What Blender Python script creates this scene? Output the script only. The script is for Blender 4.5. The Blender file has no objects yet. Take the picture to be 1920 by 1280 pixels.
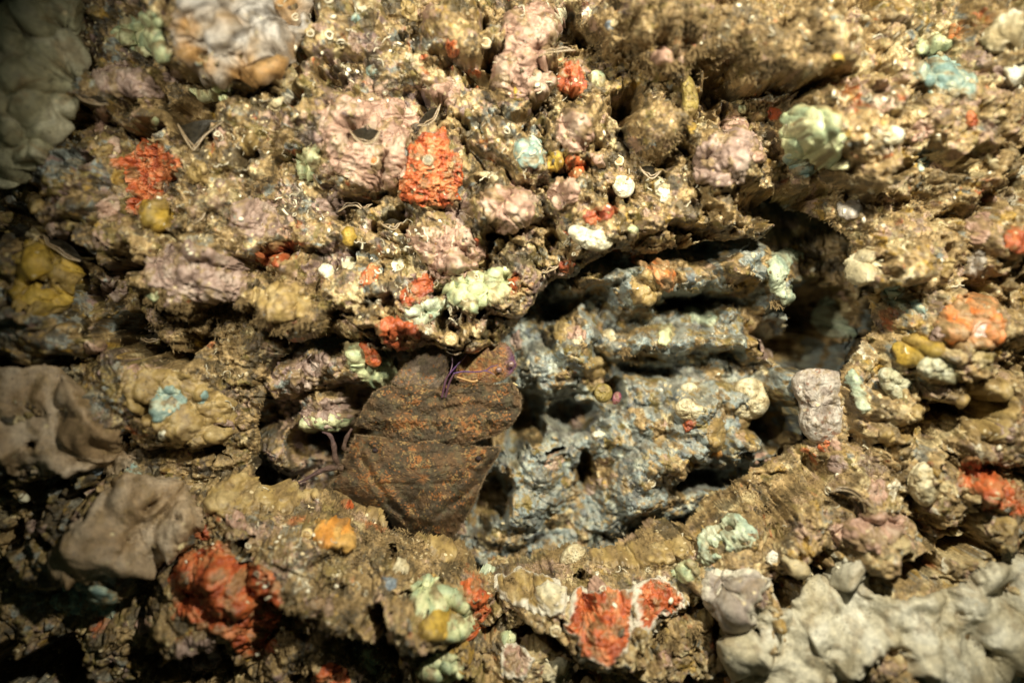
import bpy, math, random
import numpy as np
from mathutils import Vector

# ---------------------------------------------------------------- camera, water light, strobes, exposure
S = 0.0004            # metres per unit of the working plane (the wall is about 0.77 m wide in view)
D = 1900.0            # distance of the camera from the working plane, in those units
sc = bpy.context.scene
COL = sc.collection

def W(p):             # working coordinates (right, down, towards the viewer) -> metres
    return Vector(((p[0]-960)*S, -p[2]*S, (640-p[1])*S))

cam_d = bpy.data.cameras.new('camera'); cam = bpy.data.objects.new('camera', cam_d); COL.objects.link(cam)
cam.location = (0, -D*S, 0); cam.rotation_euler = (math.radians(90), 0, 0)
cam_d.sensor_width = 36; cam_d.lens = 36*D/1920
cam_d.clip_start = 0.02; cam_d.clip_end = 50
cam_d.dof.use_dof = True; cam_d.dof.focus_distance = (D+25)*S; cam_d.dof.aperture_fstop = 1.5
sc.camera = cam

world = bpy.data.worlds.new('World'); sc.world = world; world.use_nodes = True
bg = world.node_tree.nodes['Background']
bg.inputs[0].default_value = (0.020, 0.027, 0.018, 1); bg.inputs[1].default_value = 1.0

def strobe(name, pos, aim, watts, size, blend, colour, radius):
    l = bpy.data.lights.new(name, 'SPOT'); o = bpy.data.objects.new(name, l); COL.objects.link(o)
    o.location = W(pos); d = W(aim)-W(pos)
    o.rotation_euler = d.to_track_quat('-Z', 'Y').to_euler()
    l.energy = watts; l.spot_size = math.radians(size); l.spot_blend = blend; l.color = colour; l.shadow_soft_size = radius
    return o
strobe('strobe_light', (1560, -170, 1380), (1250, 540, 0), 45, 84, 1.0, (1.0, 0.945, 0.76), 0.022)
strobe('strobe_light', (380, 80, 1330), (790, 420, 0), 17.5, 64, 1.0, (1.0, 0.945, 0.76), 0.022)

sc.view_settings.view_transform = 'Standard'; sc.view_settings.look = 'None'
sc.view_settings.gamma = 1; sc.view_settings.exposure = 0.0
sc.cycles.max_bounces = 4; sc.cycles.diffuse_bounces = 2; sc.cycles.glossy_bounces = 2

# ---------------------------------------------------------------- noise
rng = np.random.RandomState(7)
PERM = rng.permutation(256).astype(np.int32); PERM = np.concatenate([PERM, PERM])
ANG = rng.rand(256)*2*np.pi; GX = np.cos(ANG).astype(np.float32); GY = np.sin(ANG).astype(np.float32)
RT = rng.rand(256, 6).astype(np.float32)
f32 = np.float32

def perlin(x, y, seed=0):
    x = np.asarray(x, f32)+f32(seed*17.31); y = np.asarray(y, f32)+f32(seed*9.77)
    xi = np.floor(x).astype(np.int32); yi = np.floor(y).astype(np.int32)
    xf = x-xi; yf = y-yi
    u = xf*xf*xf*(xf*(xf*6-15)+10); v = yf*yf*yf*(yf*(yf*6-15)+10)
    a = PERM[xi & 255]; b = PERM[(xi+1) & 255]
    h00 = PERM[(a+yi) & 255]; h10 = PERM[(b+yi) & 255]; h01 = PERM[(a+yi+1) & 255]; h11 = PERM[(b+yi+1) & 255]
    n00 = GX[h00]*xf+GY[h00]*yf; n10 = GX[h10]*(xf-1)+GY[h10]*yf
    n01 = GX[h01]*xf+GY[h01]*(yf-1); n11 = GX[h11]*(xf-1)+GY[h11]*(yf-1)
    l0 = n00+u*(n10-n00); l1 = n01+u*(n11-n01)
    return (l0+v*(l1-l0))*f32(1.5)

def fbm(x, y, s, o=4, seed=0, gain=0.5):
    r = 0; a = 1.0; f = 1.0/s
    for i in range(o):
        r = r+a*perlin(x*f, y*f, seed+i*3.1); a *= gain; f *= 2.03
    return r

def worley(x, y, s, seed=0):
    x = np.asarray(x, f32)/f32(s)+f32(seed*5.37); y = np.asarray(y, f32)/f32(s)+f32(seed*8.13)
    xi = np.floor(x).astype(np.int32); yi = np.floor(y).astype(np.int32)
    f1 = np.full(x.shape, 9, f32); f2 = f1.copy(); cid = np.zeros(x.shape, np.int32)
    for dx in (-1, 0, 1):
        for dy in (-1, 0, 1):
            cx = xi+dx; cy = yi+dy
            h = PERM[(PERM[cx & 255]+cy) & 255]
            d = (cx+RT[h, 0]-x)**2+(cy+RT[h, 1]-y)**2
            m = d < f1
            f2 = np.where(m, f1, np.minimum(f2, d)); f1 = np.where(m, d, f1); cid = np.where(m, h, cid)
    return np.sqrt(f1), np.sqrt(f2), cid

def sstep(a, b, x):
    t = np.clip((x-a)/(b-a), 0, 1); return t*t*(3-2*t)

def blur(a, r):                              # separable box blur, twice
    for _ in range(2):
        for ax in (0, 1):
            k = min(r, a.shape[ax]//2-1)
            if k < 1: continue
            p = np.pad(a, [(k+1, k) if i == ax else (0, 0) for i in range(a.ndim)], mode='edge')
            c = np.cumsum(p, axis=ax, dtype=np.float64)
            n = a.shape[ax]
            hi = np.take(c, np.arange(2*k+1, 2*k+1+n), axis=ax); lo = np.take(c, np.arange(0, n), axis=ax)
            a = ((hi-lo)/(2*k+1)).astype(f32)
    return a

def poly_sd(px, py, poly):                   # signed distance to polygon, positive inside
    P = np.asarray(poly, f32); d = np.full(px.shape, 1e9, f32); ins = np.zeros(px.shape, bool)
    n = len(P)
    for i in range(n):
        ax, ay = P[i]; bx, by = P[(i+1) % n]
        ex, ey = bx-ax, by-ay; wx = px-ax; wy = py-ay
        t = np.clip((wx*ex+wy*ey)/(ex*ex+ey*ey+1e-9), 0, 1)
        d = np.minimum(d, (wx-ex*t)**2+(wy-ey*t)**2)
        c = (ay > py) != (by > py)
        if by != ay: ins ^= c & (px < ex*(py-ay)/(by-ay)+ax)
    d = np.sqrt(d); return np.where(ins, d, -d)

def chaikin(poly, n=2):
    P = np.asarray(poly, float)
    for _ in range(n):
        Q = np.roll(P, -1, 0); P = np.stack([P*0.75+Q*0.25, P*0.25+Q*0.75], 1).reshape(-1, 2)
    return P

# ---------------------------------------------------------------- mesh and material helpers
def tag(o, label=None, cat=None, group=None, kind=None):
    if label: o['label'] = label
    if cat: o['category'] = cat
    if group: o['group'] = group
    if kind: o['kind'] = kind
    return o

def mesh_raw(name, co, faces, col=None, mat=None):
    """co (n,3) metres; faces (m,k) int array; col (n,3)"""
    me = bpy.data.meshes.new(name)
    me.vertices.add(len(co)); me.vertices.foreach_set('co', np.ascontiguousarray(co, f32).ravel())
    m, k = faces.shape
    me.loops.add(m*k); me.loops.foreach_set('vertex_index', np.ascontiguousarray(faces, np.int32).ravel())
    me.polygons.add(m); me.polygons.foreach_set('loop_start', np.arange(0, m*k, k, dtype=np.int32))
    me.update(calc_edges=True)
    me.shade_smooth()
    if col is not None:
        a = me.color_attributes.new('Col', 'FLOAT_COLOR', 'POINT')
        c = np.ones((len(co), 4), f32); c[:, :3] = np.clip(col, 0.002, 0.9); a.data.foreach_set('color', c.ravel())
    if mat: me.materials.append(mat)
    return me

def add_obj(name, me, parent=None, loc=None):
    o = bpy.data.objects.new(name, me); COL.objects.link(o)
    if parent: o.parent = parent
    if loc is not None: o.location = loc
    return o

def Wn(L):            # array version of W
    out = np.empty(L.shape, f32)
    out[..., 0] = (L[..., 0]-960)*S; out[..., 1] = -L[..., 2]*S; out[..., 2] = (640-L[..., 1])*S
    return out

def obj_local(name, L, faces, col, mat, parent=None):
    """object whose origin sits at the middle of its own geometry (top-level) or at its parent"""
    w = Wn(L)
    if parent is None:
        c = (w.min(0)+w.max(0))/2; o = add_obj(name, mesh_raw(name, w-c, faces, col, mat)); o.location = Vector(c.tolist())
    else:
        c = np.array(parent.location, f32); q_ = parent.parent
        while q_: c = c+np.array(q_.location, f32); q_ = q_.parent
        o = add_obj(name, mesh_raw(name, w-c, faces, col, mat), parent)
    return o

def grid_faces(ny, nx, keep=None):
    idx = np.arange(ny*nx, dtype=np.int32).reshape(ny, nx)
    f = np.stack([idx[:-1, :-1], idx[1:, :-1], idx[1:, 1:], idx[:-1, 1:]], -1).reshape(-1, 4)
    if keep is not None: f = f[keep.ravel()]
    return f

def compact(L, faces, *arrs):
    used = np.zeros(len(L), bool); used[faces.ravel()] = True
    m = np.cumsum(used)-1
    return (L[used], m[faces].astype(np.int32))+tuple(a[used] for a in arrs)

def material(name, rough=0.5, spec=0.5, grain=5.0, amount=0.25, bump=0.5, bumpd=1.0, sss=0.0, coat=0.0, colour=None, grit=0.0):
    m = bpy.data.materials.new(name); m.use_nodes = True
    nt = m.node_tree; N = nt.nodes; Lk = nt.links; b = N['Principled BSDF']
    tc = N.new('ShaderNodeTexCoord')
    if colour is None:
        at = N.new('ShaderNodeAttribute'); at.attribute_name = 'Col'; src = at.outputs['Color']
    else:
        rg = N.new('ShaderNodeRGB'); rg.outputs[0].default_value = (*colour, 1); src = rg.outputs[0]
    n1 = N.new('ShaderNodeTexNoise'); n1.inputs['Scale'].default_value = 2500/(grain*2.5); n1.inputs['Detail'].default_value = 5; n1.inputs['Roughness'].default_value = 0.7
    Lk.new(tc.outputs['Object'], n1.inputs['Vector'])
    mr = N.new('ShaderNodeMapRange'); mr.inputs['From Min'].default_value = 0.3; mr.inputs['From Max'].default_value = 0.7
    mr.inputs['To Min'].default_value = 1-amount; mr.inputs['To Max'].default_value = 1+amount
    Lk.new(n1.outputs[0], mr.inputs['Value'])
    mx = N.new('ShaderNodeVectorMath'); mx.operation = 'SCALE'
    if grit:                                   # dark pores and pale lime grit
        vo = N.new('ShaderNodeTexVoronoi'); vo.inputs['Scale'].default_value = 2500/7.0; Lk.new(tc.outputs['Object'], vo.inputs['Vector'])
        p1 = N.new('ShaderNodeMapRange'); p1.inputs['From Min'].default_value = 0.12; p1.inputs['From Max'].default_value = 0.34; p1.inputs['To Min'].default_value = 0.25; p1.inputs['To Max'].default_value = 1
        Lk.new(vo.outputs['Distance'], p1.inputs['Value'])
        n3 = N.new('ShaderNodeTexNoise'); n3.inputs['Scale'].default_value = 2500/30; Lk.new(tc.outputs['Object'], n3.inputs['Vector'])
        p2 = N.new('ShaderNodeMapRange'); p2.inputs['From Min'].default_value = 0.48; p2.inputs['From Max'].default_value = 0.62; Lk.new(n3.outputs[0], p2.inputs['Value'])
        pm = N.new('ShaderNodeMix'); pm.data_type = 'FLOAT'; Lk.new(p2.outputs[0], pm.inputs[0]); pm.inputs[2].default_value = 1.0; Lk.new(p1.outputs[0], pm.inputs[3])
        sc1 = N.new('ShaderNodeVectorMath'); sc1.operation = 'SCALE'; Lk.new(src, sc1.inputs[0]); Lk.new(pm.outputs[0], sc1.inputs['Scale'])
        v2 = N.new('ShaderNodeTexVoronoi'); v2.inputs['Scale'].default_value = 2500/9.0; v2.feature = 'F1'; Lk.new(tc.outputs['Object'], v2.inputs['Vector'])
        sx = N.new('ShaderNodeSeparateColor'); Lk.new(v2.outputs['Color'], sx.inputs[0])
        g1 = N.new('ShaderNodeMath'); g1.operation = 'GREATER_THAN'; g1.inputs[1].default_value = 1-0.13*grit; Lk.new(sx.outputs[0], g1.inputs[0])
        g2 = N.new('ShaderNodeMath'); g2.operation = 'LESS_THAN'; g2.inputs[1].default_value = 0.42; Lk.new(v2.outputs['Distance'], g2.inputs[0])
        g0 = N.new('ShaderNodeMath'); g0.operation = 'MULTIPLY'; Lk.new(g1.outputs[0], g0.inputs[0]); Lk.new(g2.outputs[0], g0.inputs[1])
        n4 = N.new('ShaderNodeTexNoise'); n4.inputs['Scale'].default_value = 2500/110; n4.inputs['Detail'].default_value = 3; Lk.new(tc.outputs['Object'], n4.inputs['Vector'])
        p4 = N.new('ShaderNodeMapRange'); p4.inputs['From Min'].default_value = 0.48; p4.inputs['From Max'].default_value = 0.58; Lk.new(n4.outputs[0], p4.inputs['Value'])
        g3 = N.new('ShaderNodeMath'); g3.operation = 'MULTIPLY'; Lk.new(g0.outputs[0], g3.inputs[0]); Lk.new(p4.outputs[0], g3.inputs[1])
        cm = N.new('ShaderNodeMix'); cm.data_type = 'RGBA'; Lk.new(g3.outputs[0], cm.inputs[0]); Lk.new(sc1.outputs[0], cm.inputs[6]); cm.inputs[7].default_value = (0.55, 0.45, 0.27, 1)
        src = cm.outputs[2]
    Lk.new(src, mx.inputs[0]); Lk.new(mr.outputs[0], mx.inputs['Scale']); Lk.new(mx.outputs[0], b.inputs['Base Color'])
    n2 = N.new('ShaderNodeTexNoise'); n2.inputs['Scale'].default_value = 2500/grain; n2.inputs['Detail'].default_value = 4; n2.inputs['Roughness'].default_value = 0.65
    Lk.new(tc.outputs['Object'], n2.inputs['Vector'])
    bp = N.new('ShaderNodeBump'); bp.inputs['Strength'].default_value = bump; bp.inputs['Distance'].default_value = grain*S*bumpd
    Lk.new(n2.outputs[0], bp.inputs['Height']); Lk.new(bp.outputs[0], b.inputs['Normal'])
    r2 = N.new('ShaderNodeMapRange'); r2.inputs['From Min'].default_value = 0.3; r2.inputs['From Max'].default_value = 0.7
    r2.inputs['To Min'].default_value = max(rough-0.15, 0.05); r2.inputs['To Max'].default_value = min(rough+0.2, 1)
    Lk.new(n1.outputs[0], r2.inputs['Value']); Lk.new(r2.outputs[0], b.inputs['Roughness'])
    b.inputs['Specular IOR Level'].default_value = spec
    if coat: b.inputs['Coat Weight'].default_value = coat; b.inputs['Coat Roughness'].default_value = 0.15
    if sss:
        b.inputs['Subsurface Weight'].default_value = sss; b.inputs['Subsurface Radius'].default_value = (1, 0.7, 0.45); b.inputs['Subsurface Scale'].default_value = 8*S
    return m

M = dict(
    reef=material('encrusted_rock', 0.38, 0.55, 3.4, 0.55, 0.9, 0.9, grit=1.0),
    cave=material('blue_encrusted_rock', 0.4, 0.5, 3.8, 0.4, 0.7, 0.9, grit=0.35),
    crust=material('wrinkled_crust', 0.42, 0.55, 4.5, 0.28, 0.6, 0.8, grit=0.35),
    sponge=material('smooth_sponge', 0.46, 0.45, 4.5, 0.34, 0.7, 0.7, grit=0.2),
    shell=material('lime_shell', 0.25, 0.6, 3.0, 0.2, 0.4, 0.5),
    wet=material('wet_flesh', 0.35, 0.3, 5.0, 0.3, 0.3, 0.5),
    lobster=material('granular_shell', 0.6, 0.35, 2.6, 0.5, 1.0, 1.2),
    horn=material('smooth_horn', 0.35, 0.5, 3.0, 0.2, 0.3, 0.5),
    turf=material('turf', 0.8, 0.2, 3.0, 0.3, 0.0, 0.1))

# ---------------------------------------------------------------- the two sheets of rock
HOLE = chaikin([(462,888),(480,800),(495,725),(530,660),(605,622),(690,650),(800,660),(890,652),(965,622),(1005,545),(1070,505),(1120,478),
        (1210,470),(1290,455),(1400,440),(1472,424),(1462,372),(1480,352),(1512,384),(1550,416),(1588,447),(1585,520),(1640,580),(1635,640),(1585,690),
        (1575,760),(1560,815),(1500,850),(1440,885),(1360,925),(1290,975),(1200,1012),(1060,1040),(960,1066),(885,1062),(840,1015),(770,985),(640,938),(560,908),(505,898)], 2)

FRONT_LUMPS = [  # x, y, rx, ry, rot, height
 (445,70,140,105,-10,85),(250,190,85,50,25,45),(180,340,85,85,0,40),(300,420,60,50,0,35),(640,70,90,70,0,35),(870,85,78,62,10,60),
 (985,100,62,110,5,45),(665,265,115,95,10,50),(805,320,75,80,10,35),(948,392,62,54,10,70),(965,280,75,60,0,40),(1075,245,55,62,0,50),
 (1250,245,62,68,10,60),(1352,300,66,72,20,60),(1330,70,230,95,5,65),(1190,60,90,60,0,40),(1550,265,110,95,15,70),(1690,250,220,130,10,45),
 (1390,395,80,45,20,35),(1700,470,180,80,10,35),(1640,500,60,48,0,45),(1860,90,110,90,0,50),(370,515,120,72,15,65),(545,560,80,66,0,65),
 (205,430,110,62,10,45),(120,610,150,58,-5,55),(430,420,110,70,20,40),(560,430,90,70,0,25),(740,606,80,42,5,26),(850,614,76,42,0,34),
 (700,540,120,55,0,40),(850,460,100,80,10,30),(950,540,90,50,-20,40),(300,740,150,100,20,50),(500,990,170,100,5,50),(640,1045,130,100,15,50),
 (765,1075,120,100,20,45),(700,1110,120,80,0,30),(830,1140,90,95,10,60),(1000,1110,85,60,0,45),(1150,1095,170,90,-10,40),(1140,1170,90,90,0,40),
 (1400,1015,130,90,-25,50),(1620,1000,100,46,-5,50),(1560,970,130,90,-20,45),(1850,780,100,95,0,55),(1740,890,60,75,0,45),(1780,610,130,70,10,45),
 (1740,680,110,50,10,50),(1650,760,60,60,0,35),(1640,860,120,60,-20,35),(1870,930,110,60,20,40),(1110,430,80,50,10,45),(1060,360,60,50,0,30),
 (500,250,90,80,0,30),(420,330,90,70,0,25),(560,150,70,60,0,30),(760,130,80,70,0,30),(1480,130,120,80,0,40),(1600,90,130,80,0,35),
 (230,990,170,95,-20,60),(80,790,170,110,0,60),(420,1110,120,95,10,60),(600,1120,90,90,0,25),(560,1230,110,60,0,30),(1380,1120,70,70,0,45),
 (1600,1180,260,130,-5,60),(60,150,110,170,0,60),(80,520,85,80,0,50),(1250,1200,90,60,0,35),(960,1220,100,60,0,30),(850,1250,90,40,0,40),
 (1780,1040,120,40,10,35),(300,1180,120,70,0,20),(1270,370,90,55,10,30),(1180,400,80,40,0,25),(1860,450,90,70,0,40)]
FRONT_PITS = [   # x, y, rx, ry, rot, depth
 (378,222,55,42,-20,110),(20,470,35,30,0,90),(1062,62,22,40,20,90),(1165,205,50,38,40,110),(1150,60,18,26,0,50),(1330,190,90,24,-8,80),(1448,165,70,26,-20,90),
 (1900,285,60,34,-10,140),(1900,700,40,28,-25,120),(1750,745,60,30,-15,120),(1800,750,40,30,0,80),(1680,1045,42,34,-30,150),
 (1795,1000,55,22,20,100),(1700,1245,70,34,-5,140),(1568,915,40,22,10,60),(490,1012,22,16,0,60),(735,1105,22,46,-20,90),(1012,1190,40,24,0,90),(300,640,110,26,-5,130),
 (25,690,60,26,10,110),(150,475,50,22,-15,90),(260,490,50,24,-20,70),(905,470,30,70,-5,60),(687,252,34,24,0,60),(812,205,30,26,-40,60),(668,385,40,20,-5,60),(735,412,30,16,0,50),
 (1235,322,34,22,0,70),(180,178,34,22,10,60),(1045,90,44,22,-10,60),(285,628,26,16,0,60),(1360,240,30,24,-30,60),(1425,390,46,60,20,150),(1500,400,60,40,35,120),(560,75,22,36,0,70),(590,100,26,18,0,60),
 (290,255,40,26,0,80),(90,400,70,30,0,70),(200,560,50,30,-20,60),(560,640,60,22,0,60),(380,1060,50,30,-20,70),(90,1240,150,62,0,200),(350,1200,90,40,0,90),(760,1200,50,34,0,60),
 (1640,330,70,20,-5,50),(1760,300,90,18,-8,60),(1530,470,60,30,20,60),(1890,840,50,20,-15,90),(1500,1060,40,20,30,60),(1180,480,60,16,10,40),(640,150,26,16,0,40),
 (910,140,50,20,-10,55),(1000,215,40,16,0,35),(1300,430,50,16,10,50),(1160,1130,26,20,0,30),(1320,900,60,18,-20,30),(640,570,50,20,0,50),(480,480,70,16,-10,50)]
BACK_LUMPS = [
 (1095,630,62,80,0,110),(1050,690,95,62,-8,115),(1190,640,60,36,0,110),(1300,640,130,36,2,135),(1400,615,58,50,0,130),(1440,650,60,34,10,100),
 (1250,820,135,110,10,120),(1370,800,110,85,10,115),(1270,920,120,90,0,110),(1000,920,100,110,0,95),(1180,960,70,80,0,90),(950,1000,80,70,0,70),
 (1205,535,74,62,10,200),(1345,506,120,48,12,190),(1230,490,100,36,42,120),(1420,470,76,56,0,180),(1485,520,54,64,0,170),(1120,505,80,40,-15,150),(1550,600,70,36,10,130),
 (575,680,120,92,-10,215),(680,680,80,62,15,150),(600,775,95,48,-5,140),(500,850,95,60,0,150),(480,720,70,70,0,150),(1530,760,66,95,10,140),(1500,700,50,60,0,120),
 (740,800,160,90,0,20),(1090,520,70,40,0,60),(880,590,100,40,0,30),(1330,740,60,50,0,60),(1420,730,60,55,0,60),(540,800,70,40,0,60),(1040,850,60,30,0,60),(1450,860,70,46,0,90)]
BACK_PITS = [(1085,790,70,34,-8,110),(1110,905,20,56,5,90),(1350,922,80,26,-5,110),(1490,800,44,70,10,100),(560,835,60,46,0,110),(1170,742,40,22,0,80),(1040,565,60,30,0,60),
 (1320,552,90,18,5,60),(1590,575,80,75,0,230),(1450,860,24,20,0,70),(1240,700,70,16,8,50),(1570,665,80,50,0,210),(1045,858,26,10,0,60),(660,795,42,60,10,90),(985,800,42,95,18,110),(915,965,46,80,35,90),(1330,560,110,22,4,70),(1500,640,60,40,0,70)]

def blob_sum(X, V, items, sign=1, sk=0.2, soft=0.2, gain=1.65):
    h = np.zeros_like(X)
    for (x, y, rx, ry, rot, a) in items:
        r = max(rx, ry)*1.05
        ii = np.where((X[0] > x-r) & (X[0] < x+r))[0]; jj = np.where((V[:, 0] > y-r) & (V[:, 0] < y+r))[0]
        if len(ii) < 2 or len(jj) < 2: continue
        pad = 0
        sl = np.s_[max(jj[0]-30, 0):jj[-1]+30, max(ii[0]-30, 0):ii[-1]+30]
        dx = XW[sl]-x; dy = VW[sl]-y; c = math.cos(math.radians(rot)); s = math.sin(math.radians(rot))
        u = (dx*c+dy*s)/rx; w = (-dx*s+dy*c)/ry; q = np.clip(1-(u*u+w*w), 0, 1)
        if sign > 0:
            rr_ = np.sqrt(u*u+w*w)
            h[sl] += gain*a*(np.sqrt(q)*(1-soft)+q*soft)-sk*a*np.exp(-((rr_-1.12)/0.13)**2)
        else: h[sl] -= 1.2*a*(q*q*(3-2*q)*0.4+0.6*q)
    return h

def axis(lo, a, b, hi, step, coarse):
    return np.concatenate([np.arange(lo, a, coarse), np.arange(a, b, step), np.arange(b, hi, coarse)]).astype(f32)

PAL = np.array([  # linear reflectances
 (0.17,0.11,0.045),(0.32,0.22,0.10),(0.05,0.03,0.014),(0.18,0.135,0.04),(0.36,0.24,0.175),(0.58,0.47,0.26),(0.22,0.24,0.22),(0.36,0.10,0.03),(0.36,0.22,0.04),
 (0.38,0.26,0.12),(0.225,0.262,0.25),(0.115,0.13,0.135),(0.35,0.375,0.31),(0.24,0.16,0.14),(0.75,0.70,0.55)], f32)
ZONES = [  # lists of (palette, weight)
 [(0,32),(1,26),(9,14),(2,8),(3,8),(4,6),(5,4),(8,2),(7,1)],            # 0 brown turf
 [(1,20),(4,13),(13,10),(0,18),(9,12),(5,10),(6,6),(3,8),(2,6),(7,2),(14,2)],  # 1 nodular pinkish
 [(0,24),(3,24),(2,18),(1,12),(6,10),(8,6),(5,2),(13,6)],               # 2 olive dim
 [(10,34),(11,12),(0,10),(12,14),(1,10),(3,10),(6,18),(5,3)],             # 3 blue-grey
 [(13,30),(0,20),(2,12),(6,12),(1,10),(4,12),(9,6)],
 [(1,26),(9,26),(0,12),(5,14),(4,10),(8,3),(6,4),(14,2),(7,1),(3,6)]]       # 5 pale tan                    # 4 mauve-brown
ZT = []
for z in ZONES:
    t = np.repeat([p for p, _ in z], [w for _, w in z]); ZT.append(np.resize(t[np.random.RandomState(3).permutation(len(t))], 256))
ZT = np.array(ZT)

def colours(X, V, zone, Nz, seed, st=2.0):
    wx = 5*fbm(X, V, 14, 2, seed+40); wy = 5*fbm(X, V, 14, 2, seed+41)
    _, _, c1 = worley(X+wx*3, V+wy*3, 30, seed+1); _, _, c2 = worley(X+wx, V+wy, 12, seed+2); _, _, c3 = worley(X+wx*.4, V+wy*.4, 5.5, seed+3)
    r1 = PAL[ZT[zone, (c1*7) % 256]]; r2 = PAL[ZT[zone, (c2*11) % 256]]; r3 = PAL[ZT[zone, (c3*13) % 256]]
    m1 = sstep(-0.2, 0.3, fbm(X, V, 40, 3, seed+5))[..., None]; m2 = (sstep(0.0, 0.35, fbm(X, V, 18, 3, seed+6))*np.clip(1-(st-2.5)/3, 0, 1))[..., None]; m1 = m1*np.clip(1-(st-4)/7, 0, 1)[..., None]
    c = r1*(1-m1)+r2*m1; c = c*(1-m2*0.75)+r3*m2*0.75
    sed = sstep(0.15, 0.6, Nz+0.5*fbm(X, V, 30, 3, seed+7))*np.where(zone == 3, 0.25, 0.38)        # silt settled on upward faces
    silt = np.array((0.29, 0.20, 0.088), f32)
    c = c*(1-sed[..., None])+silt*sed[..., None]
    dk = sstep(0.16, 0.36, fbm(X, V, 46, 4, seed+20, 0.6)+0.25*np.clip(1-(st-3)/5, 0, 1)*fbm(X, V, 9, 2, seed+21))*np.where(zone == 3, 0.45, np.where(zone == 5, 0.5, 0.75))      # dark filmy growth
    c = c*(1-dk[..., None])+np.array((0.042, 0.034, 0.02), f32)*dk[..., None]
    return c*(1+0.34*np.clip(1-(st-3)/5, 0, 1)*fbm(X, V, 9, 3, seed+8))[..., None]

def nodules(X, V, s, amp, seed, cover=0.6):
    f1, f2, c = worley(X+0.25*s*fbm(X, V, s*0.8, 2, seed+9), V+0.25*s*fbm(X, V, s*0.8, 2, seed+12), s, seed)
    a = np.clip((RT[c, 3]-(1-cover))/cover, 0, 1)*(0.5+0.5*RT[c, 4])
    return amp*a*np.sqrt(np.clip(1-(f1/0.62)**2, 0, 1)), f2-f1, c
class Sheet: pass
def finish(sh, X, V, h, lift, valid, rg=1.0, amp=1.0):
    Vd = V+0.18*lift; Xd = X
    sh.L = np.stack([Xd, Vd, h], -1).astype(f32)
    def normals():
        du = np.gradient(sh.L, axis=1); dv = np.gradient(sh.L, axis=0)
        n = np.cross(du, dv); n /= np.linalg.norm(n, axis=-1, keepdims=True)+1e-9
        return (n*(np.sign(n[..., 2:3])+(n[..., 2:3] == 0))).astype(f32)
    hb_ = blur(h, 2); nm = blur(normals(), 4); wt = np.abs(nm)**4; wt = np.where(wt < 0.12*wt.sum(-1, keepdims=True), 0, wt); wt /= wt.sum(-1, keepdims=True)
    st_ = np.maximum(np.linalg.norm(np.gradient(sh.L, axis=1), axis=-1), np.linalg.norm(np.gradient(sh.L, axis=0), axis=-1)); st_ = blur(st_.astype(f32), 1)
    k5, k10, k21 = (np.clip(1-(st_-lo)/w, 0, 1) for lo, w in ((2.4, 3.0), (3.5, 6.0), (7.0, 14.0)))     # no relief finer than the mesh can carry
    sh.st = st_
    a = np.zeros_like(X); d = np.zeros_like(X); rgm = np.broadcast_to(np.asarray(rg, f32), X.shape)
    for ax, (P_, Q_) in enumerate(((hb_+777, V), (X, hb_+555), (X, V))):          # evaluated on the plane each face looks along
        m = wt[..., ax] > 0
        p = P_[m]; q = Q_[m]; w_ = wt[..., ax][m]; r_ = rgm[m]
        a1, _, _ = nodules(p, q, 21, 10*amp, 400, 0.7); b1, _, _ = nodules(p, q, 10, 7*amp, 401, 0.65); c1, _, _ = nodules(p, q, 5.5, 3.0*amp, 402, 0.6)
        a1 = a1*k21[m]; b1 = b1*k10[m]; c1 = c1*k5[m]
        e_ = (a1+b1+c1)*r_+(3*amp*k10[m]*fbm(p, q, 18, 4, 410, 0.6)-k21[m]*7*amp*np.clip(1-np.abs(fbm(p, q, 40, 3, 415))/0.09, 0, 1))*(0.4+0.6*r_)
        d[m] += w_*e_; a[m] += w_*(a1+b1)
    b = 0; mxx = wt.argmax(-1)
    A_ = np.where(mxx == 0, hb_+777, X); B_ = np.where(mxx == 1, hb_+555, V)
    nn = blur(normals(), 2); nn /= np.linalg.norm(nn, axis=-1, keepdims=True)+1e-9
    sh.L = sh.L+nn*d[..., None]; sh.L[..., 1] += 0.25*(a+b); h = sh.L[..., 2]; Xd = sh.L[..., 0]; Vd = sh.L[..., 1]
    sh.A = A_; sh.B = B_
    sh.N = normals(); sh.valid = valid; sh.X = X; sh.V = V
    k = D/(D-h); sh.px = 960+(Xd-960)*k; sh.py = 640+(Vd-640)*k

# front sheet
xs = axis(-240, 20, 1900, 2170, 2.0, 7); vs = axis(-220, 10, 1270, 1520, 2.0, 7)
X, V = np.meshgrid(xs, vs)
XW = X+30*fbm(X, V, 85, 4, 1)+4*fbm(X, V, 16, 2, 2); VW = V+34*fbm(X, V, 85, 4, 5)+4*fbm(X, V, 16, 2, 6)
bowl = 0.000085*((X-1000)**2)+0.00013*((V-640)**2)
lum = blob_sum(X, V, FRONT_LUMPS); pit = blob_sum(X, V, FRONT_PITS, -1)
rough = sstep(-0.45, 0.35, fbm(X, V, 150, 3, 21))*0.75+0.35
for (x, y, rx, ry) in [(640,970,290,75),(1180,1040,230,45),(1560,920,190,75),(300,730,150,90),(1850,770,110,110),(540,555,75,55),(1250,245,60,60),(130,600,150,60),(1000,1100,90,50)]:
    rough = rough*(1-0.6*np.exp(-((X-x)/rx)**2-((V-y)/ry)**2))
n1, e1, _ = nodules(X, V, 72, 46, 31, 0.75); n2, e2, _ = nodules(X, V, 33, 17, 32, 0.7); n3 = n4 = 0
crack = -16*np.clip(1-np.abs(fbm(X, V, 75, 3, 50))/0.10, 0, 1)**1.0-7*np.clip(1-np.abs(fbm(X, V, 30, 3, 53))/0.12, 0, 1)
f1p, _, cpit = worley(X+14*fbm(X, V, 30, 2, 90), V+14*fbm(X, V, 30, 2, 91), 85, 92)
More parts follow.
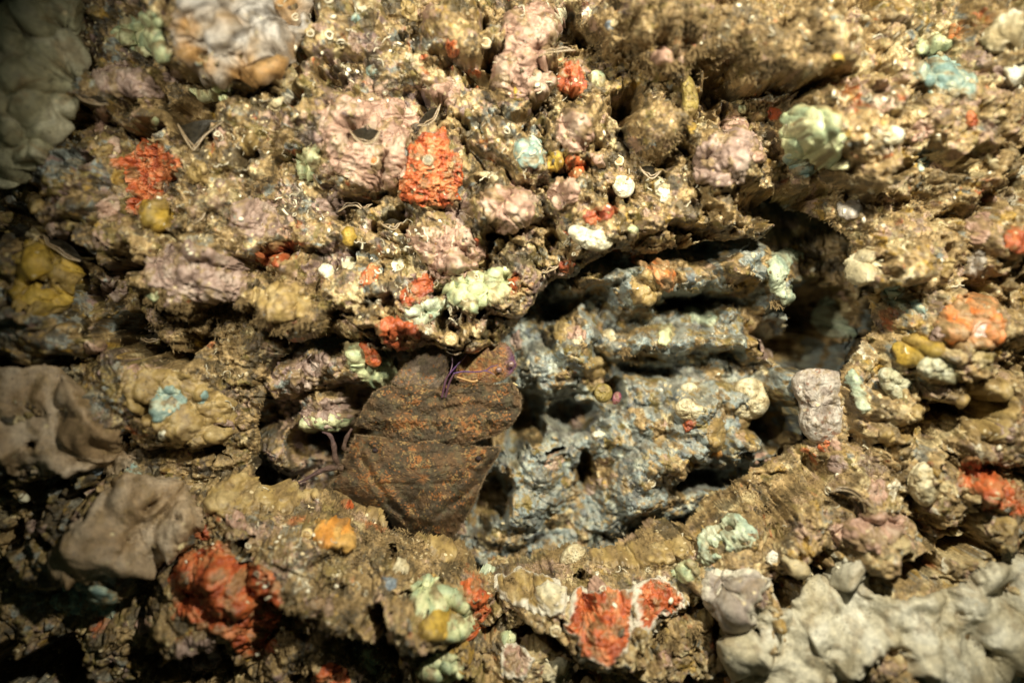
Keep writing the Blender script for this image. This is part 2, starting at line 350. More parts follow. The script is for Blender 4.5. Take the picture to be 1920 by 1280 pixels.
holes_ = -75*np.clip(1-(f1p/(0.16+0.14*RT[cpit, 4]))**2, 0, 1)*(RT[cpit, 5] > 0.55)
det = (n1+n2+n3+n4)*rough+holes_-15*(1-sstep(0, 0.2, e1))*sstep(-0.1, 0.3, fbm(X, V, 120, 2, 95))*rough+crack*rough+5*fbm(X, V, 34, 5, 60, 0.55)+16*fbm(X, V, 170, 3, 64)
sd = -poly_sd(X+13*fbm(X, V, 90, 3, 1), V+13*fbm(X, V, 90, 3, 5), HOLE)          # positive outside the opening
R = 52+95*sstep(760, 930, V)
rim = np.where(sd < R, -R*(1.1-0.3*sstep(760, 930, V))*(1-np.sqrt(np.clip(1-(1-np.clip(sd, 0, R)/R)**2, 0, 1))), 0)
hF = bowl+lum+pit+det+rim-14
F = Sheet(); lift = blur(lum+(n1+n2)*rough, 3)+pit*0.15
finish(F, X, V, hF, lift, sd > 0.5, rough, 0.68)
zoneF = np.where(fbm(X, V, 220, 3, 70)+0.9*np.exp(-((X-760)**2/260**2+(V-280)**2/230**2))-0.5*sstep(1100, 1300, X) > 0.08, 1, 0)
zoneF = np.where(sstep(1380, 1560, X)+0.5*sstep(950, 1080, V)*sstep(800, 1000, X)+0.6*fbm(X, V, 150, 3, 77) > 0.5, 5, zoneF)
zoneF = np.where(sstep(420, 120, X)+0.5*fbm(X, V, 160, 3, 75) > 0.55, 2, zoneF)
F.col = colours(F.A, F.B, zoneF, -F.N[..., 1], 80, F.st)
v = F.valid; keep = v[:-1, :-1] & v[1:, :-1] & v[1:, 1:] & v[:-1, 1:]
fc = grid_faces(*X.shape, keep); Lc, fc, cc = compact(F.L.reshape(-1, 3), fc, F.col.reshape(-1, 3))
tag(obj_local('reef_wall', Lc, fc, cc, M['reef']), 'brown encrusted reef wall of knobs and pits around the crevice', 'rock', kind='structure')
print('front', len(fc))

# back sheet: the inside of the crevice
xs = axis(150, 400, 1680, 1900, 2.1, 8); vs = axis(200, 440, 1110, 1350, 2.1, 8)
X, V = np.meshgrid(xs, vs)
XW = X+16*fbm(X, V, 70, 3, 101)+4*fbm(X, V, 16, 2, 102); VW = V+16*fbm(X, V, 70, 3, 105)+4*fbm(X, V, 16, 2, 106)
edge = np.maximum(np.maximum(420-X, X-1680), np.maximum(440-V, V-1110))
lum = blob_sum(X, V, BACK_LUMPS, 1, 0.0, 0.95, 0.72); pit = blob_sum(X, V, BACK_PITS, -1)
n1, _, _ = nodules(X, V, 58, 34, 131, 0.8); n2, _, _ = nodules(X, V, 27, 12, 132, 0.75); n3 = 0
det = n1+n2+n3-7*np.clip(1-np.abs(fbm(X, V, 55, 3, 150))/0.10, 0, 1)+5*fbm(X, V, 30, 5, 160, 0.55)
hB = -205+lum+1.25*pit+det-0.6*np.clip(edge, 0, None)
B = Sheet(); finish(B, X, V, hB, blur(lum+n1+n2, 3)*0.3, np.ones(X.shape, bool), 0.7, 0.42)
zoneB = np.where(X+60*fbm(X, V, 60, 3, 170) < 860, 4, 3)
zoneB = np.where((zoneB == 3) & (fbm(X, V, 90, 3, 172)+0.5*sstep(1380, 1600, X)+0.6*sstep(560, 470, V) > 0.42), 0, zoneB)
B.col = colours(B.A, B.B, zoneB, -B.N[..., 1], 180, B.st)
fc = grid_faces(*X.shape)
tag(obj_local('cavity_wall', B.L.reshape(-1, 3), fc, B.col.reshape(-1, 3), M['cave']), 'blue-grey encrusted rock lumps lining the inside of the crevice', 'rock', kind='structure')
print('back', len(fc))

# ---------------------------------------------------------------- crusts and sponges that grow on the rock
STYLES = {  # base colour, second colour, third colour, material, detail kind, blur radius, wrinkle size, wrinkle height
 'orange':((0.44,0.10,0.026),(0.30,0.06,0.018),(0.50,0.18,0.07),'crust','wrinkle',3,17,6),
 'rust':  ((0.34,0.075,0.022),(0.22,0.05,0.022),(0.40,0.13,0.05),'crust','wrinkle',1,18,4),
 'amber': ((0.50,0.22,0.04),(0.40,0.17,0.03),(0.48,0.28,0.08),'sponge','lobe',2,24,5),
 'peach': ((0.46,0.22,0.09),(0.32,0.20,0.10),(0.52,0.16,0.04),'crust','wrinkle',1,20,3),
 'pink':  ((0.38,0.235,0.17),(0.31,0.19,0.14),(0.43,0.31,0.23),'crust','wrinkle',2,26,5),
 'mauve': ((0.30,0.205,0.165),(0.22,0.15,0.12),(0.37,0.28,0.225),'crust','wrinkle',2,22,5),
 'mint':  ((0.44,0.47,0.26),(0.30,0.36,0.22),(0.57,0.56,0.33),'crust','crackle',1,15,6),
 'aqua':  ((0.24,0.32,0.27),(0.16,0.24,0.22),(0.40,0.44,0.33),'crust','crackle',1,11,4),
 'cream': ((0.50,0.43,0.27),(0.40,0.32,0.18),(0.58,0.52,0.36),'sponge','lobe',2,26,8),
 'white': ((0.62,0.58,0.42),(0.52,0.46,0.30),(0.70,0.67,0.54),'sponge','lobe',2,22,6),
 'grey':  ((0.34,0.25,0.16),(0.26,0.175,0.095),(0.39,0.305,0.215),'sponge','lobe',9,52,24),
 'greypale':((0.47,0.43,0.32),(0.38,0.33,0.22),(0.53,0.50,0.40),'sponge','lobe',8,52,22),
 'finger':((0.33,0.31,0.20),(0.25,0.23,0.14),(0.40,0.37,0.26),'sponge','finger',3,30,34),
 'lobed': ((0.42,0.40,0.27),(0.35,0.33,0.21),(0.47,0.46,0.34),'sponge','finger',2,17,14),
 'olive': ((0.21,0.155,0.04),(0.16,0.11,0.035),(0.27,0.20,0.06),'sponge','lobe',2,26,6),
 'stone': ((0.33,0.28,0.23),(0.34,0.19,0.07),(0.40,0.37,0.34),'sponge','wrinkle',3,60,13),
 'pale':  ((0.34,0.29,0.24),(0.26,0.21,0.175),(0.40,0.36,0.31),'sponge','lobe',2,34,7),
 'mustard':((0.34,0.215,0.03),(0.25,0.17,0.035),(0.42,0.28,0.05),'sponge','lobe',2,26,6),
 'ochre': ((0.32,0.22,0.08),(0.24,0.16,0.06),(0.38,0.28,0.13),'crust','lobe',1,22,6),
 'slate': ((0.13,0.16,0.19),(0.08,0.10,0.12),(0.22,0.25,0.27),'crust','crackle',1,10,2),
 'celadon':((0.40,0.45,0.31),(0.30,0.37,0.28),(0.48,0.52,0.38),'sponge','lobe',2,22,4),
 'magenta':((0.20,0.04,0.075),(0.14,0.03,0.05),(0.25,0.10,0.12),'sponge','lobe',1,8,2)}
SAMPLES_P, SAMPLES_N, SAMPLES_O = [], [], []       # for setting small things on whatever is in front

def lookup(sh, px, py, r=3.5):
    m = (np.abs(sh.px-px) < r) & (np.abs(sh.py-py) < r) & sh.valid
    if not m.any(): return None
    ii = np.where(m.ravel())[0]; k = ii[np.argmax(sh.L.reshape(-1, 3)[ii, 2])]
    return k

def biggest(k):                                   # the largest connected piece of a mask
    ny, nx = k.shape; lab = np.zeros(k.shape, np.int32); best, bn, cur = 0, 0, 0
    for i, j in zip(*np.where(k)):
        if lab[i, j]: continue
        cur += 1; st = [(i, j)]; lab[i, j] = cur; n = 0
        while st:
            y, x = st.pop(); n += 1
            for y2, x2 in ((y-1, x), (y+1, x), (y, x-1), (y, x+1)):
                if 0 <= y2 < ny and 0 <= x2 < nx and k[y2, x2] and not lab[y2, x2]: lab[y2, x2] = cur; st.append((y2, x2))
        if n > bn: best, bn = cur, n
    return lab == best if bn else k
seedc = [0]
def growth(name, cat, label, style, sh, poly, T=8.0, holes=(), step=1.6, spread=90, rimcol=None, group=None, smooth=None):
    seedc[0] += 1; sd_ = 200+seedc[0]*3.7
    P = chaikin(poly, 2); c0, c1 = P.min(0)-8, P.max(0)+8
    m = (sh.px > c0[0]) & (sh.px < c1[0]) & (sh.py > c0[1]) & (sh.py < c1[1]) & sh.valid
    ctr = P.mean(0)
    if not m.any(): print('no surface for', label); return None
    hc = np.percentile(sh.L[..., 2][m], 70)
    m &= np.abs(sh.L[..., 2]-hc) < spread
    rows = np.where(m.any(1))[0]; cols = np.where(m.any(0))[0]
    if len(rows) < 2 or len(cols) < 2: print('no surface for', label); return None
    st = STYLES[style]; br = st[5] if smooth is None else smooth
    pad = br*2+2
    i0, i1, j0, j1 = max(rows[0]-pad, 0), min(rows[-1]+pad, sh.px.shape[0]), max(cols[0]-pad, 0), min(cols[-1]+pad, sh.px.shape[1])
    L = sh.L[i0:i1, j0:j1]; N = sh.N[i0:i1, j0:j1]; ok = sh.valid[i0:i1, j0:j1].astype(f32)
    if br:
        N = blur(N, br+1); N = N/(np.linalg.norm(N, axis=-1, keepdims=True)+1e-9)
        Lr = L; L = blur(L, br); ex = blur(np.abs(((Lr-L)*N).sum(-1)), br+1)*0.75; L = L+N*ex[..., None]
    ny, nx = L.shape[:2]; my = max(int((ny-1)*2.0/step)+1, 3); mxn = max(int((nx-1)*2.0/step)+1, 3)
    if my*mxn > 150000: f = math.sqrt(150000/(my*mxn)); my = int(my*f); mxn = int(mxn*f)
    yi = np.linspace(0, ny-1.001, my); xi = np.linspace(0, nx-1.001, mxn)
    y0 = yi.astype(int); x0 = xi.astype(int); fy = (yi-y0)[:, None, None].astype(f32); fx = (xi-x0)[None, :, None].astype(f32)
    def up(A):
        a = A[y0][:, x0]; b = A[y0][:, x0+1]; c = A[y0+1][:, x0]; d = A[y0+1][:, x0+1]
        return (a*(1-fx)+b*fx)*(1-fy)+(c*(1-fx)+d*fx)*fy
    L = up(L); N = up(N); N = N/(np.linalg.norm(N, axis=-1, keepdims=True)+1e-9); ok = up(ok[..., None])[..., 0] > 0.99
    k = D/(D-L[..., 2]); px = 960+(L[..., 0]-960)*k; py = 640+(L[..., 1]-640)*k
    s = poly_sd(px, py, P)
    for (hx, hy, hrx, hry, hr) in holes:
        c_, s_ = math.cos(math.radians(hr)), math.sin(math.radians(hr)); dx = px-hx; dy = py-hy
        q = np.sqrt(((dx*c_+dy*s_)/hrx)**2+((-dx*s_+dy*c_)/hry)**2); s = np.minimum(s, (q-1)*min(hrx, hry))
    a_, b_ = L[..., 0], L[..., 1]
    size = math.sqrt(max((P.max(0)-P.min(0)).prod(), 1))
    s = s+np.clip(size*0.09, 1.2, 11)*fbm(a_, b_, np.clip(size*0.3, 10, 40), 3, sd_, 0.6)+np.clip(size*0.03, 0.8, 3)*fbm(a_, b_, 7, 2, sd_+1)+np.clip(size*0.02, 0, 2)
    wd = min(max(T*0.9, 4), size*0.33)
    q = np.clip(s/wd, 0, 1); t = np.where(s > 0, T*np.sqrt(1-(1-q)**2), s*1.2)-1.0
    ins = sstep(0, 8, s); ws, wh = st[6], st[7]
    hue = fbm(a_, b_, ws*1.3, 3, sd_+5)
    if st[4] == 'wrinkle':
        w1 = 1-np.abs(fbm(a_, b_*1.25, ws, 3, sd_+2))*2.2; w2 = 1-np.abs(fbm(a_, b_, ws*0.45, 3, sd_+3))*2.4
        d = wh*(np.clip(w1, -0.5, 1)-0.3)+wh*0.45*w2+wh*0.8*fbm(a_, b_, ws*2, 2, sd_+4)
    elif st[4] == 'crackle':
        f1, f2, cc = worley(a_+4*fbm(a_, b_, 9, 2, sd_+2), b_+4*fbm(a_, b_, 9, 2, sd_+3), ws, sd_)
        d = wh*(np.sqrt(np.clip(1-(f1/0.75)**2, 0, 1))*(0.3+0.7*RT[cc, 3]))+wh*0.7*fbm(a_, b_, ws*2, 3, sd_+4); hue = hue+0.5*(RT[cc, 4]-0.5)
    elif st[4] == 'finger':
        f1, f2, cc = worley((a_*0.82+b_*0.57)*(0.62 if ws > 25 else 1)+6*fbm(a_, b_, ws, 2, sd_+2), (b_*0.82-a_*0.57)*1.1+6*fbm(a_, b_, ws, 2, sd_+3), ws, sd_)
        d = wh*np.sqrt(np.clip(1-(f1/0.8)**2, 0, 1))*(0.45+0.55*RT[cc, 3])+2*fbm(a_, b_, 16, 3, sd_+4)
    else:
        f1, f2, cc = worley(a_+0.3*ws*fbm(a_, b_, ws, 2, sd_+2), b_, ws*1.3, sd_)
        d = wh*0.5*np.sqrt(np.clip(1-(f1/0.9)**2, 0, 1))*RT[cc, 3]+wh*0.9*fbm(a_, b_, ws*1.2, 3, sd_+4)+0.8*fbm(a_, b_, 9, 2, sd_+6)
        if ws > 45: d = wh*1.4*fbm(a_, b_, ws*1.5, 3, sd_+4, 0.4)+wh*0.12*np.sqrt(np.clip(1-(f1/0.95)**2, 0, 1))*RT[cc, 3]+0.9*fbm(a_, b_, 10, 2, sd_+6)
    off = t+d*ins
    L = L+N*off[..., None]
    if st[4] in ('finger', 'lobe'): L[..., 1] += 0.3*(d*ins)
    good = (s > -3.5) & ok & (np.abs(L[..., 2]-hc) < spread+50)
    keep = good[:-1, :-1] & good[1:, :-1] & good[1:, 1:] & good[:-1, 1:]
    if keep.size < 40000: keep = biggest(keep)
    if keep.sum() < 6: print('tiny', label, keep.sum()); return None
    c1_, c2_, c3_ = (np.array(c, f32) for c in st[:3])
    u1 = sstep(0.0, 0.5, hue)[..., None]; u2 = sstep(0.05, 0.45, -hue)[..., None]
    col = c1_*(1-u1)+c2_*u1; col = col*(1-u2)+c3_*u2
    upf = np.clip(-N[..., 1], 0, 1)
    ew = 1-sstep(0, np.clip(size*0.1, 3, 9), s)
    dk = sstep(0.2, 0.58, fbm(a_, b_, 26, 4, sd_+9, 0.6)+0.28*upf+0.46*ew-0.03)
    dirt = dk[..., None]*({'white': 0.12, 'cream': 0.35, 'grey': 0.55, 'greypale': 0.4, 'finger': 0.55, 'orange': 0.72}.get(style, 0.5 if st[3] == 'sponge' else 0.8))
    sl_ = np.array((0.20, 0.135, 0.06), f32)*(1+0.5*fbm(a_, b_, 8, 3, sd_+13))[..., None]
    col = col*(1-dirt)+sl_*dirt; col = col*(1+0.18*fbm(a_, b_, 6, 3, sd_+15))[..., None]
    if rimcol is not None:
        rm = (1-sstep(4, 10, s+3*fbm(a_, b_, 12, 2, sd_+7)))[..., None]; col = col*(1-rm)+np.array(rimcol, f32)*rm
    fc = grid_faces(my, mxn, keep)
    Lc, fc, cc, nn = compact(L.reshape(-1, 3), fc, col.reshape(-1, 3), N.reshape(-1, 3))
    o = obj_local(name, Lc, fc, cc, M[st[3]])
    tag(o, label, cat, group)
    SAMPLES_P.append(Lc); SAMPLES_N.append(nn); SAMPLES_O.append(label)
    return o

def ell(x, y, rx, ry, rot=0, n=12):
    c, s = math.cos(math.radians(rot)), math.sin(math.radians(rot))
    return [(x+rx*math.cos(t)*c-ry*math.sin(t)*s, y+rx*math.cos(t)*s+ry*math.sin(t)*c) for t in np.linspace(0, 2*np.pi, n, endpoint=False)]

G = lambda *a, **k: growth(*a, **k)
OS, CS, PC, MS = 'orange_sponge', 'cream_sponge', 'pink_crust', 'mint_sponge'
sp, cr = 'sponge', 'crust'
# undermost first: wide crusts, then sponges, then small spots
for a in [
 # pink and mauve lime crusts
 (PC,cr,'large pink wrinkled lime crust left of the bright orange ragged sponge','pink',F,[(605,195),(680,180),(740,190),(790,205),(770,260),(760,310),(745,350),(690,360),(640,330),(612,290),(592,240)],7),
 (PC,cr,'tall pale pink crust running down from the top edge','pink',F,[(940,30),(990,5),(1050,15),(1060,60),(1030,75),(1025,130),(1040,160),(1010,185),(960,180),(930,165),(922,120),(950,90)],7),
 (PC,cr,'pink crusted knob below right of the bright orange ragged sponge','pink',F,[(898,362),(940,345),(985,350),(1007,385),(985,420),(950,437),(912,412)],9),
 (PC,cr,'smooth pink cap on a knob above the small round orange spot','pink',F,[(1040,215),(1080,205),(1112,230),(1112,268),(1082,287),(1048,272)],8),
 (PC,cr,'greyish pink knob beside the dark upper chasm','mauve',F,[(1308,277),(1350,250),(1400,245),(1425,270),(1402,300),(1386,340),(1340,352),(1303,322)],8),
 (PC,cr,'pink crust sloping down to the pale green sponge above the lobster','pink',F,[(770,420),(830,430),(880,425),(892,470),(890,512),(850,530),(800,500),(775,460)],6),
 (PC,cr,'pale mauve crust on the broad knob at left above the fringe','mauve',F,[(262,505),(330,452),(380,460),(450,490),(475,530),(450,562),(380,562),(300,545)],8),
 (PC,cr,'small pink crust right of the pink knob','pink',F,[(1020,352),(1060,332),(1092,346),(1082,382),(1040,396)],6),
 (PC,cr,'mauve crust on the inner lump left of the lobster','mauve',B,[(545,702),(580,660),(618,660),(615,692),(590,722),(550,742)],7),
 (PC,cr,'wrinkled mauve fold under the inner lump left of the lobster','mauve',B,[(558,772),(620,735),(690,760),(652,792),(580,803)],6),
 (PC,cr,'pink crust over the dark hole at lower right','pink',F,[(1555,985),(1600,965),(1680,960),(1707,985),(1680,1015),(1640,1035),(1590,1020),(1560,1010)],9),
 (PC,cr,'brownish mauve crust between the two left orange sponges','mauve',F,[(428,380),(480,370),(532,400),(520,440),(470,452),(430,420)],6),
 (PC,cr,'mauve crust beneath the pale green patch at top left','mauve',F,[(168,130),(230,110),(282,150),(312,190),(250,182),(190,172)],6),
 (PC,cr,'pinkish tan ridge hanging over the blue rock in the crevice','peach',B,[(1140,430),(1190,440),(1230,468),(1268,520),(1262,548),(1230,532),(1205,492),(1150,462)],8),
 (PC,cr,'pale pink crust right of the white blob at upper right','pink',F,[(1692,248),(1740,220),(1755,245),(1712,272)],5),
 (PC,cr,'pale pink crust near the right edge','pink',F,[(1800,420),(1850,390),(1862,440),(1822,462)],5),
 (PC,cr,'pink crust at the bottom beside the folded orange sponge','pink',F,[(935,1215),(975,1200),(1000,1235),(985,1275),(940,1270)],6),
 (PC,cr,'mauve crust in the dim lower left corner','mauve',F,[(330,1195),(390,1185),(420,1225),(390,1265),(330,1255)],6),
 (PC,cr,'mauve crust on a lump between the oyster lips above the lobster','mauve',F,[(590,370),(640,360),(655,392),(620,415),(585,402)],5),
 (PC,cr,'small pink crust under the knob with the orange spot','pink',F,[(805,160),(850,140),(868,175),(835,200),(808,190)],5),
 # thin ochre coats
 ('ochre_sponge',sp,'ochre sponge coating the lower ledge left of the lobster','ochre',F,[(378,935),(430,890),(530,900),(605,922),(560,950),(480,965),(400,962)],8),
 ('ochre_sponge',sp,'ochre sponge on the ledge lip just under the lobster','ochre',F,[(680,952),(730,940),(768,962),(756,992),(690,975)],8),
 ('ochre_sponge',sp,'ochre sponge at the right end of the ledge under the lobster','ochre',F,[(800,985),(838,1000),(860,1040),(840,1060),(805,1030)],8),
 ('ochre_sponge',sp,'dull ochre patch on the fuzzy dome left of the crevice','ochre',F,[(480,560),(520,530),(570,535),(590,570),(560,605),(505,600)],6),
 ('ochre_sponge',sp,'broad tan sponge around the aqua patch at left','ochre',F,[(210,700),(300,690),(400,720),(460,780),(420,830),(330,830),(260,800)],5),
 ('ochre_sponge',sp,'tan sponge along the ledge right of the cream bump','ochre',F,[(1100,1030),(1180,1025),(1290,1000),(1300,1030),(1240,1060),(1130,1062)],7),
 ('ochre_sponge',sp,'ochre sponge on the broad mound at the right edge','ochre',F,[(1780,760),(1830,710),(1900,720),(1915,780),(1880,830),(1810,820)],6),
 ('ochre_sponge',sp,'tan lumpy sponge between the cream bump and folded orange sponge','ochre',F,[(920,1080),(990,1070),(1050,1085),(1060,1130),(1020,1150),(950,1130)],9),
 ('ochre_sponge',sp,'ochre sponge drooping under the pink ridge in the crevice','ochre',B,[(1180,520),(1220,505),(1250,540),(1225,575),(1185,565)],5),
 # green crusts
 (MS,sp,'pale green crackled crust beside the grey boulder at top left','mint',F,[(212,62),(250,25),(300,30),(318,90),(312,122),(270,100),(220,78)],8),
 (MS,sp,'pale green crust hanging under the grey boulder at top left','mint',F,[(348,165),(385,175),(400,152),(432,150),(432,182),(385,192)],9),
 (MS,sp,'broad yellow-green crackled crust on the ceiling above the lobster','mint',F,[(828,537),(880,510),(950,503),(962,530),(950,562),(900,582),(850,572)],9),
 ('grey_sponge',sp,'grey-green sponge left of the yellow-green ceiling crust','celadon',F,[(748,592),(790,565),(842,560),(832,590),(790,607)],8),
 (MS,sp,'bright mint and aqua crust right of the dark upper chasm','mint',F,[(1463,227),(1500,200),(1562,205),(1582,245),(1572,290),(1602,312),(1560,322),(1520,292),(1500,302),(1463,272)],10),
 ('aqua_sponge',sp,'aqua crust below the bright mint one beside the chasm','aqua',F,[(1468,285),(1500,280),(1530,310),(1520,335),(1480,325)],7),
 (MS,sp,'pale mint crust near the top right corner','mint',F,[(1713,87),(1750,55),(1787,80),(1772,110),(1720,102)],8),
 ('aqua_sponge',sp,'blue-green crust below the mint one near the top right corner','aqua',F,[(1718,112),(1775,107),(1832,150),(1827,187),(1770,177),(1718,152)],7),
 ('aqua_sponge',sp,'blue-green crust patch in the dim area at left','aqua',F,[(283,737),(310,720),(342,735),(352,755),(330,782),(290,797),(284,765)],8),
 ('aqua_sponge',sp,'small blue-green patch right of the dim aqua crust at left','aqua',F,[(363,757),(380,725),(392,735),(386,762)],6),
 (MS,sp,'yellow-green crust with an orange rim near the bottom centre','mint',F,[(768,1092),(800,1070),(842,1100),(880,1120),(887,1150),(872,1200),(830,1210),(825,1160),(780,1152),(768,1120)],10),
 (MS,sp,'pale green crust lower left of the mustard lump at bottom','mint',F,[(668,1227),(700,1205),(717,1230),(702,1267),(680,1252)],7),
 (MS,sp,'pale yellow-green tuft under the perforated sponge','mint',F,[(1253,1072),(1290,1045),(1317,1060),(1302,1092),(1270,1087)],8),
 (MS,sp,'pale green crust around the orange blob beside the antenna plate','mint',B,[(638,650),(670,630),(720,668),(747,690),(742,722),(690,722),(660,692)],9),
 (MS,sp,'pale green strip in the recess left of the lobster','mint',B,[(553,792),(600,780),(662,775),(657,803),(580,808)],6),
 (MS,sp,'light green flake on top of the blue branch in the crevice','celadon',B,[(1273,577),(1320,570),(1347,590),(1337,614),(1300,602)],8),
 (MS,sp,'small mint patch on the front of the blue branch','mint',B,[(1233,612),(1265,605),(1262,642),(1233,652)],7),
 ('aqua_sponge',sp,'aqua crust right of the deep hole at right','aqua',F,[(1638,547),(1680,530),(1702,550),(1747,582),(1700,592),(1680,572)],6),
 (MS,sp,'thin green strip on the ledge below the blue rock','celadon',F,[(868,1058),(900,1050),(937,1066),(905,1078)],6),
 (MS,sp,'pale mint streak left of the large pink crust','mint',F,[(553,292),(590,265),(602,290),(582,342),(560,332)],6),
 (MS,sp,'small mint blob near the red crust at top centre','mint',F,[(1098,147),(1120,130),(1140,145),(1127,167)],9),
 (MS,sp,'pale green lumpy crust at the bottom edge below the mustard lump','mint',F,[(778,1242),(830,1220),(872,1240),(862,1278),(790,1278)],7),
 (MS,sp,'dull mint patch above the big grey sponge at lower left','aqua',F,[(228,872),(245,850),(268,885),(268,907),(240,897)],6),
 (MS,sp,'blotchy dull green crust in the dark lower left','aqua',F,[(90,1110),(180,1090),(230,1120),(200,1160),(110,1150)],6),
 (MS,sp,'small pale green crust at bottom centre beside the orange strip','mint',F,[(935,1185),(965,1180),(970,1205),(945,1212)],6),
 (MS,sp,'pale blue-white crust on the knob left of the pink cap','aqua',F,[(960,265),(1000,255),(1025,285),(1010,320),(970,310)],8),
 # grey and pale sponges
 ('grey_sponge',sp,'grey boulder-shaped sponge stained orange at the top left','stone',F,[(328,20),(400,-25),(570,-25),(585,30),(552,110),(500,160),(420,167),(350,142),(322,80)],14),
 ('grey_sponge',sp,'knobbly olive-grey sponge filling the upper left edge','finger',F,[(-20,30),(40,-20),(165,-20),(152,80),(168,120),(112,130),(142,180),(112,230),(82,322),(-20,325)],22),
 ('grey_sponge',sp,'smooth brownish grey sponge on the left edge below centre','grey',F,[(-20,702),(60,690),(150,710),(168,780),(248,832),(242,882),(130,884),(-20,884)],26,[(76,775,5,4,0),(135,778,4,3,0),(144,862,5,4,0),(60,830,4,4,0)]),
 ('grey_sponge',sp,'thick grey lobe above the large orange sponge at lower left','grey',F,[(68,1042),(160,985),(200,905),(290,890),(352,910),(392,980),(342,1032),(260,1082),(150,1092)],30,[(280,950,7,4,-35),(300,968,5,3,-35),(335,978,4,3,0),(240,1012,4,3,0)]),
 ('grey_sponge',sp,'wide pale grey sponge spreading over the lower right corner','greypale',F,[(1355,1182),(1420,1140),(1480,1150),(1500,1100),(1560,1060),(1620,1050),(1642,1130),(1740,1120),(1800,1090),(1940,1010),(1940,1300),(1730,1300),(1690,1205),(1620,1240),(1605,1300),(1355,1300)],26,[(1530,1150,5,4,0),(1452,1218,5,4,0),(1596,1096,5,4,20),(1800,1150,6,4,0),(1850,1222,6,5,0),(1560,1210,4,3,0),(1420,1180,4,4,0),(1770,1190,4,3,0)]),
 ('grey_sponge',sp,'blue-grey lobes right of the folded orange sponge','pale',F,[(1308,1092),(1340,1070),(1400,1060),(1432,1080),(1427,1132),(1390,1182),(1350,1152),(1320,1122)],22,[(1360,1103,6,4,0),(1398,1115,4,4,0)]),
 (CS,sp,'white blob cut by the right edge','white',F,[(1880,132),(1905,121),(1935,130),(1935,162),(1890,164)],14),
 (CS,sp,'cream sponge in the top right corner','cream',F,[(1838,62),(1880,25),(1930,30),(1912,92),(1870,102),(1838,87)],18),
 ('pale_sponge',sp,'narrow pale sponge right of the speckled fan sponge','celadon',F,[(1583,702),(1600,690),(1632,760),(1622,778),(1600,742)],10),
 (CS,sp,'small white knob left of the lower ceiling orange patch','white',F,ell(612,508,14,11),10),
 (CS,sp,'tiny white ball above the rust patch','white',F,ell(747,495,11,9),8),
 (CS,sp,'tiny blue-white ball below the small mustard blob','white',F,ell(652,492,13,12),8),
 (CS,sp,'translucent pale blob at the chasm edge','pale',F,[(1568,380),(1600,375),(1622,390),(1602,414),(1573,407)],10),
 (CS,sp,'grey and cream nub left of the aqua crust at right','cream',F,[(1588,482),(1625,465),(1653,480),(1642,522),(1610,542),(1588,522)],13),
 ('pale_sponge',sp,'pale wedge-shaped sponge above the peach patch','pale',F,[(1798,512),(1835,463),(1853,480),(1842,522)],10),
 (CS,sp,'whitish lump left of the folded orange sponge','cream',F,[(1000,1102),(1040,1090),(1062,1110),(1062,1152),(1020,1152)],12),
 (CS,sp,'pale sponge at the bottom edge under the orange folds','cream',F,[(1020,1240),(1060,1230),(1072,1260),(1050,1285),(1015,1275)],10),
 (CS,sp,'small cream lump above the pale pink crust at top centre','cream',F,ell(1048,32,13,18,20),10),
 (CS,sp,'pale bump on the rim above the wide grey sponge','cream',F,[(1465,1040),(1500,1050),(1535,1075),(1520,1085),(1480,1075)],10),
 # mustard
 ('mustard_sponge',sp,'mustard ring-shaped sponge at the dim left edge','mustard',F,[(28,480),(60,450),(100,450),(143,490),(143,540),(110,582),(60,592),(18,570),(28,520)],18,[(98,492,10,8,0),(86,530,22,12,10)]),
 ('mustard_sponge',sp,'mustard blob under the left orange sponge','mustard',F,[(268,382),(310,370),(323,410),(302,442),(268,432)],12),
 ('mustard_sponge',sp,'small yellow blob above the little orange flap','mustard',F,[(638,430),(665,423),(667,452),(650,462)],9),
 ('mustard_sponge',sp,'mustard sponge above the grey-green lobes at right','mustard',F,[(1673,662),(1700,630),(1760,640),(1773,665),(1720,692),(1690,682)],14),
 ('mustard_sponge',sp,'mustard lump on the yellow-green crust at bottom','mustard',F,[(788,1162),(830,1135),(862,1150),(832,1182),(822,1207),(788,1197)],16),
 ('mustard_sponge',sp,'yellow strip right of the bright orange ragged sponge','cream',F,[(893,325),(930,320),(933,342),(905,337)],7),
 ('mustard_sponge',sp,'tiny yellow ball on the dim inner rock at left','mustard',F,ell(376,640,12,10),9),
 ('mustard_sponge',sp,'olive patch below the pink cap','mustard',F,[(1035,278),(1060,290),(1052,318),(1030,325),(1028,300)],6),
 ('mustard_sponge',sp,'tiny orange-yellow bump on the blue rock','amber',B,ell(1346,852,8,7),6),
 ('mustard_sponge',sp,'small ochre smear on the blue rock','ochre',B,[(1330,790),(1350,780),(1365,815),(1345,850),(1325,830)],5),
 # oranges
 (OS,sp,'bright orange ragged crusting sponge above centre','orange',F,[(790,250),(835,243),(847,280),(877,305),(870,325),(862,355),(852,380),(800,382),(738,370),(765,350),(757,320),(768,280)],9),
 (OS,sp,'orange heart-shaped sponge at left','orange',F,[(212,297),(240,300),(265,263),(325,290),(337,320),(302,345),(302,374),(250,374),(240,330),(208,315)],11),
 (OS,sp,'small orange flap below the small yellow blob','orange',F,[(670,527),(690,495),(714,500),(707,527),(680,537)],8),
 (OS,sp,'rust-red crust left of the yellow-green ceiling crust','rust',F,[(748,547),(790,515),(822,520),(802,557),(770,577),(753,567)],6),
 (OS,sp,'reddish orange flap hanging just above the left antenna plate','rust',F,[(703,605),(740,596),(792,610),(782,647),(745,657),(713,637)],10),
 (OS,sp,'small round orange spot below the pink cap','orange',F,[(1058,300),(1080,288),(1097,300),(1092,327),(1070,332),(1060,318)],9),
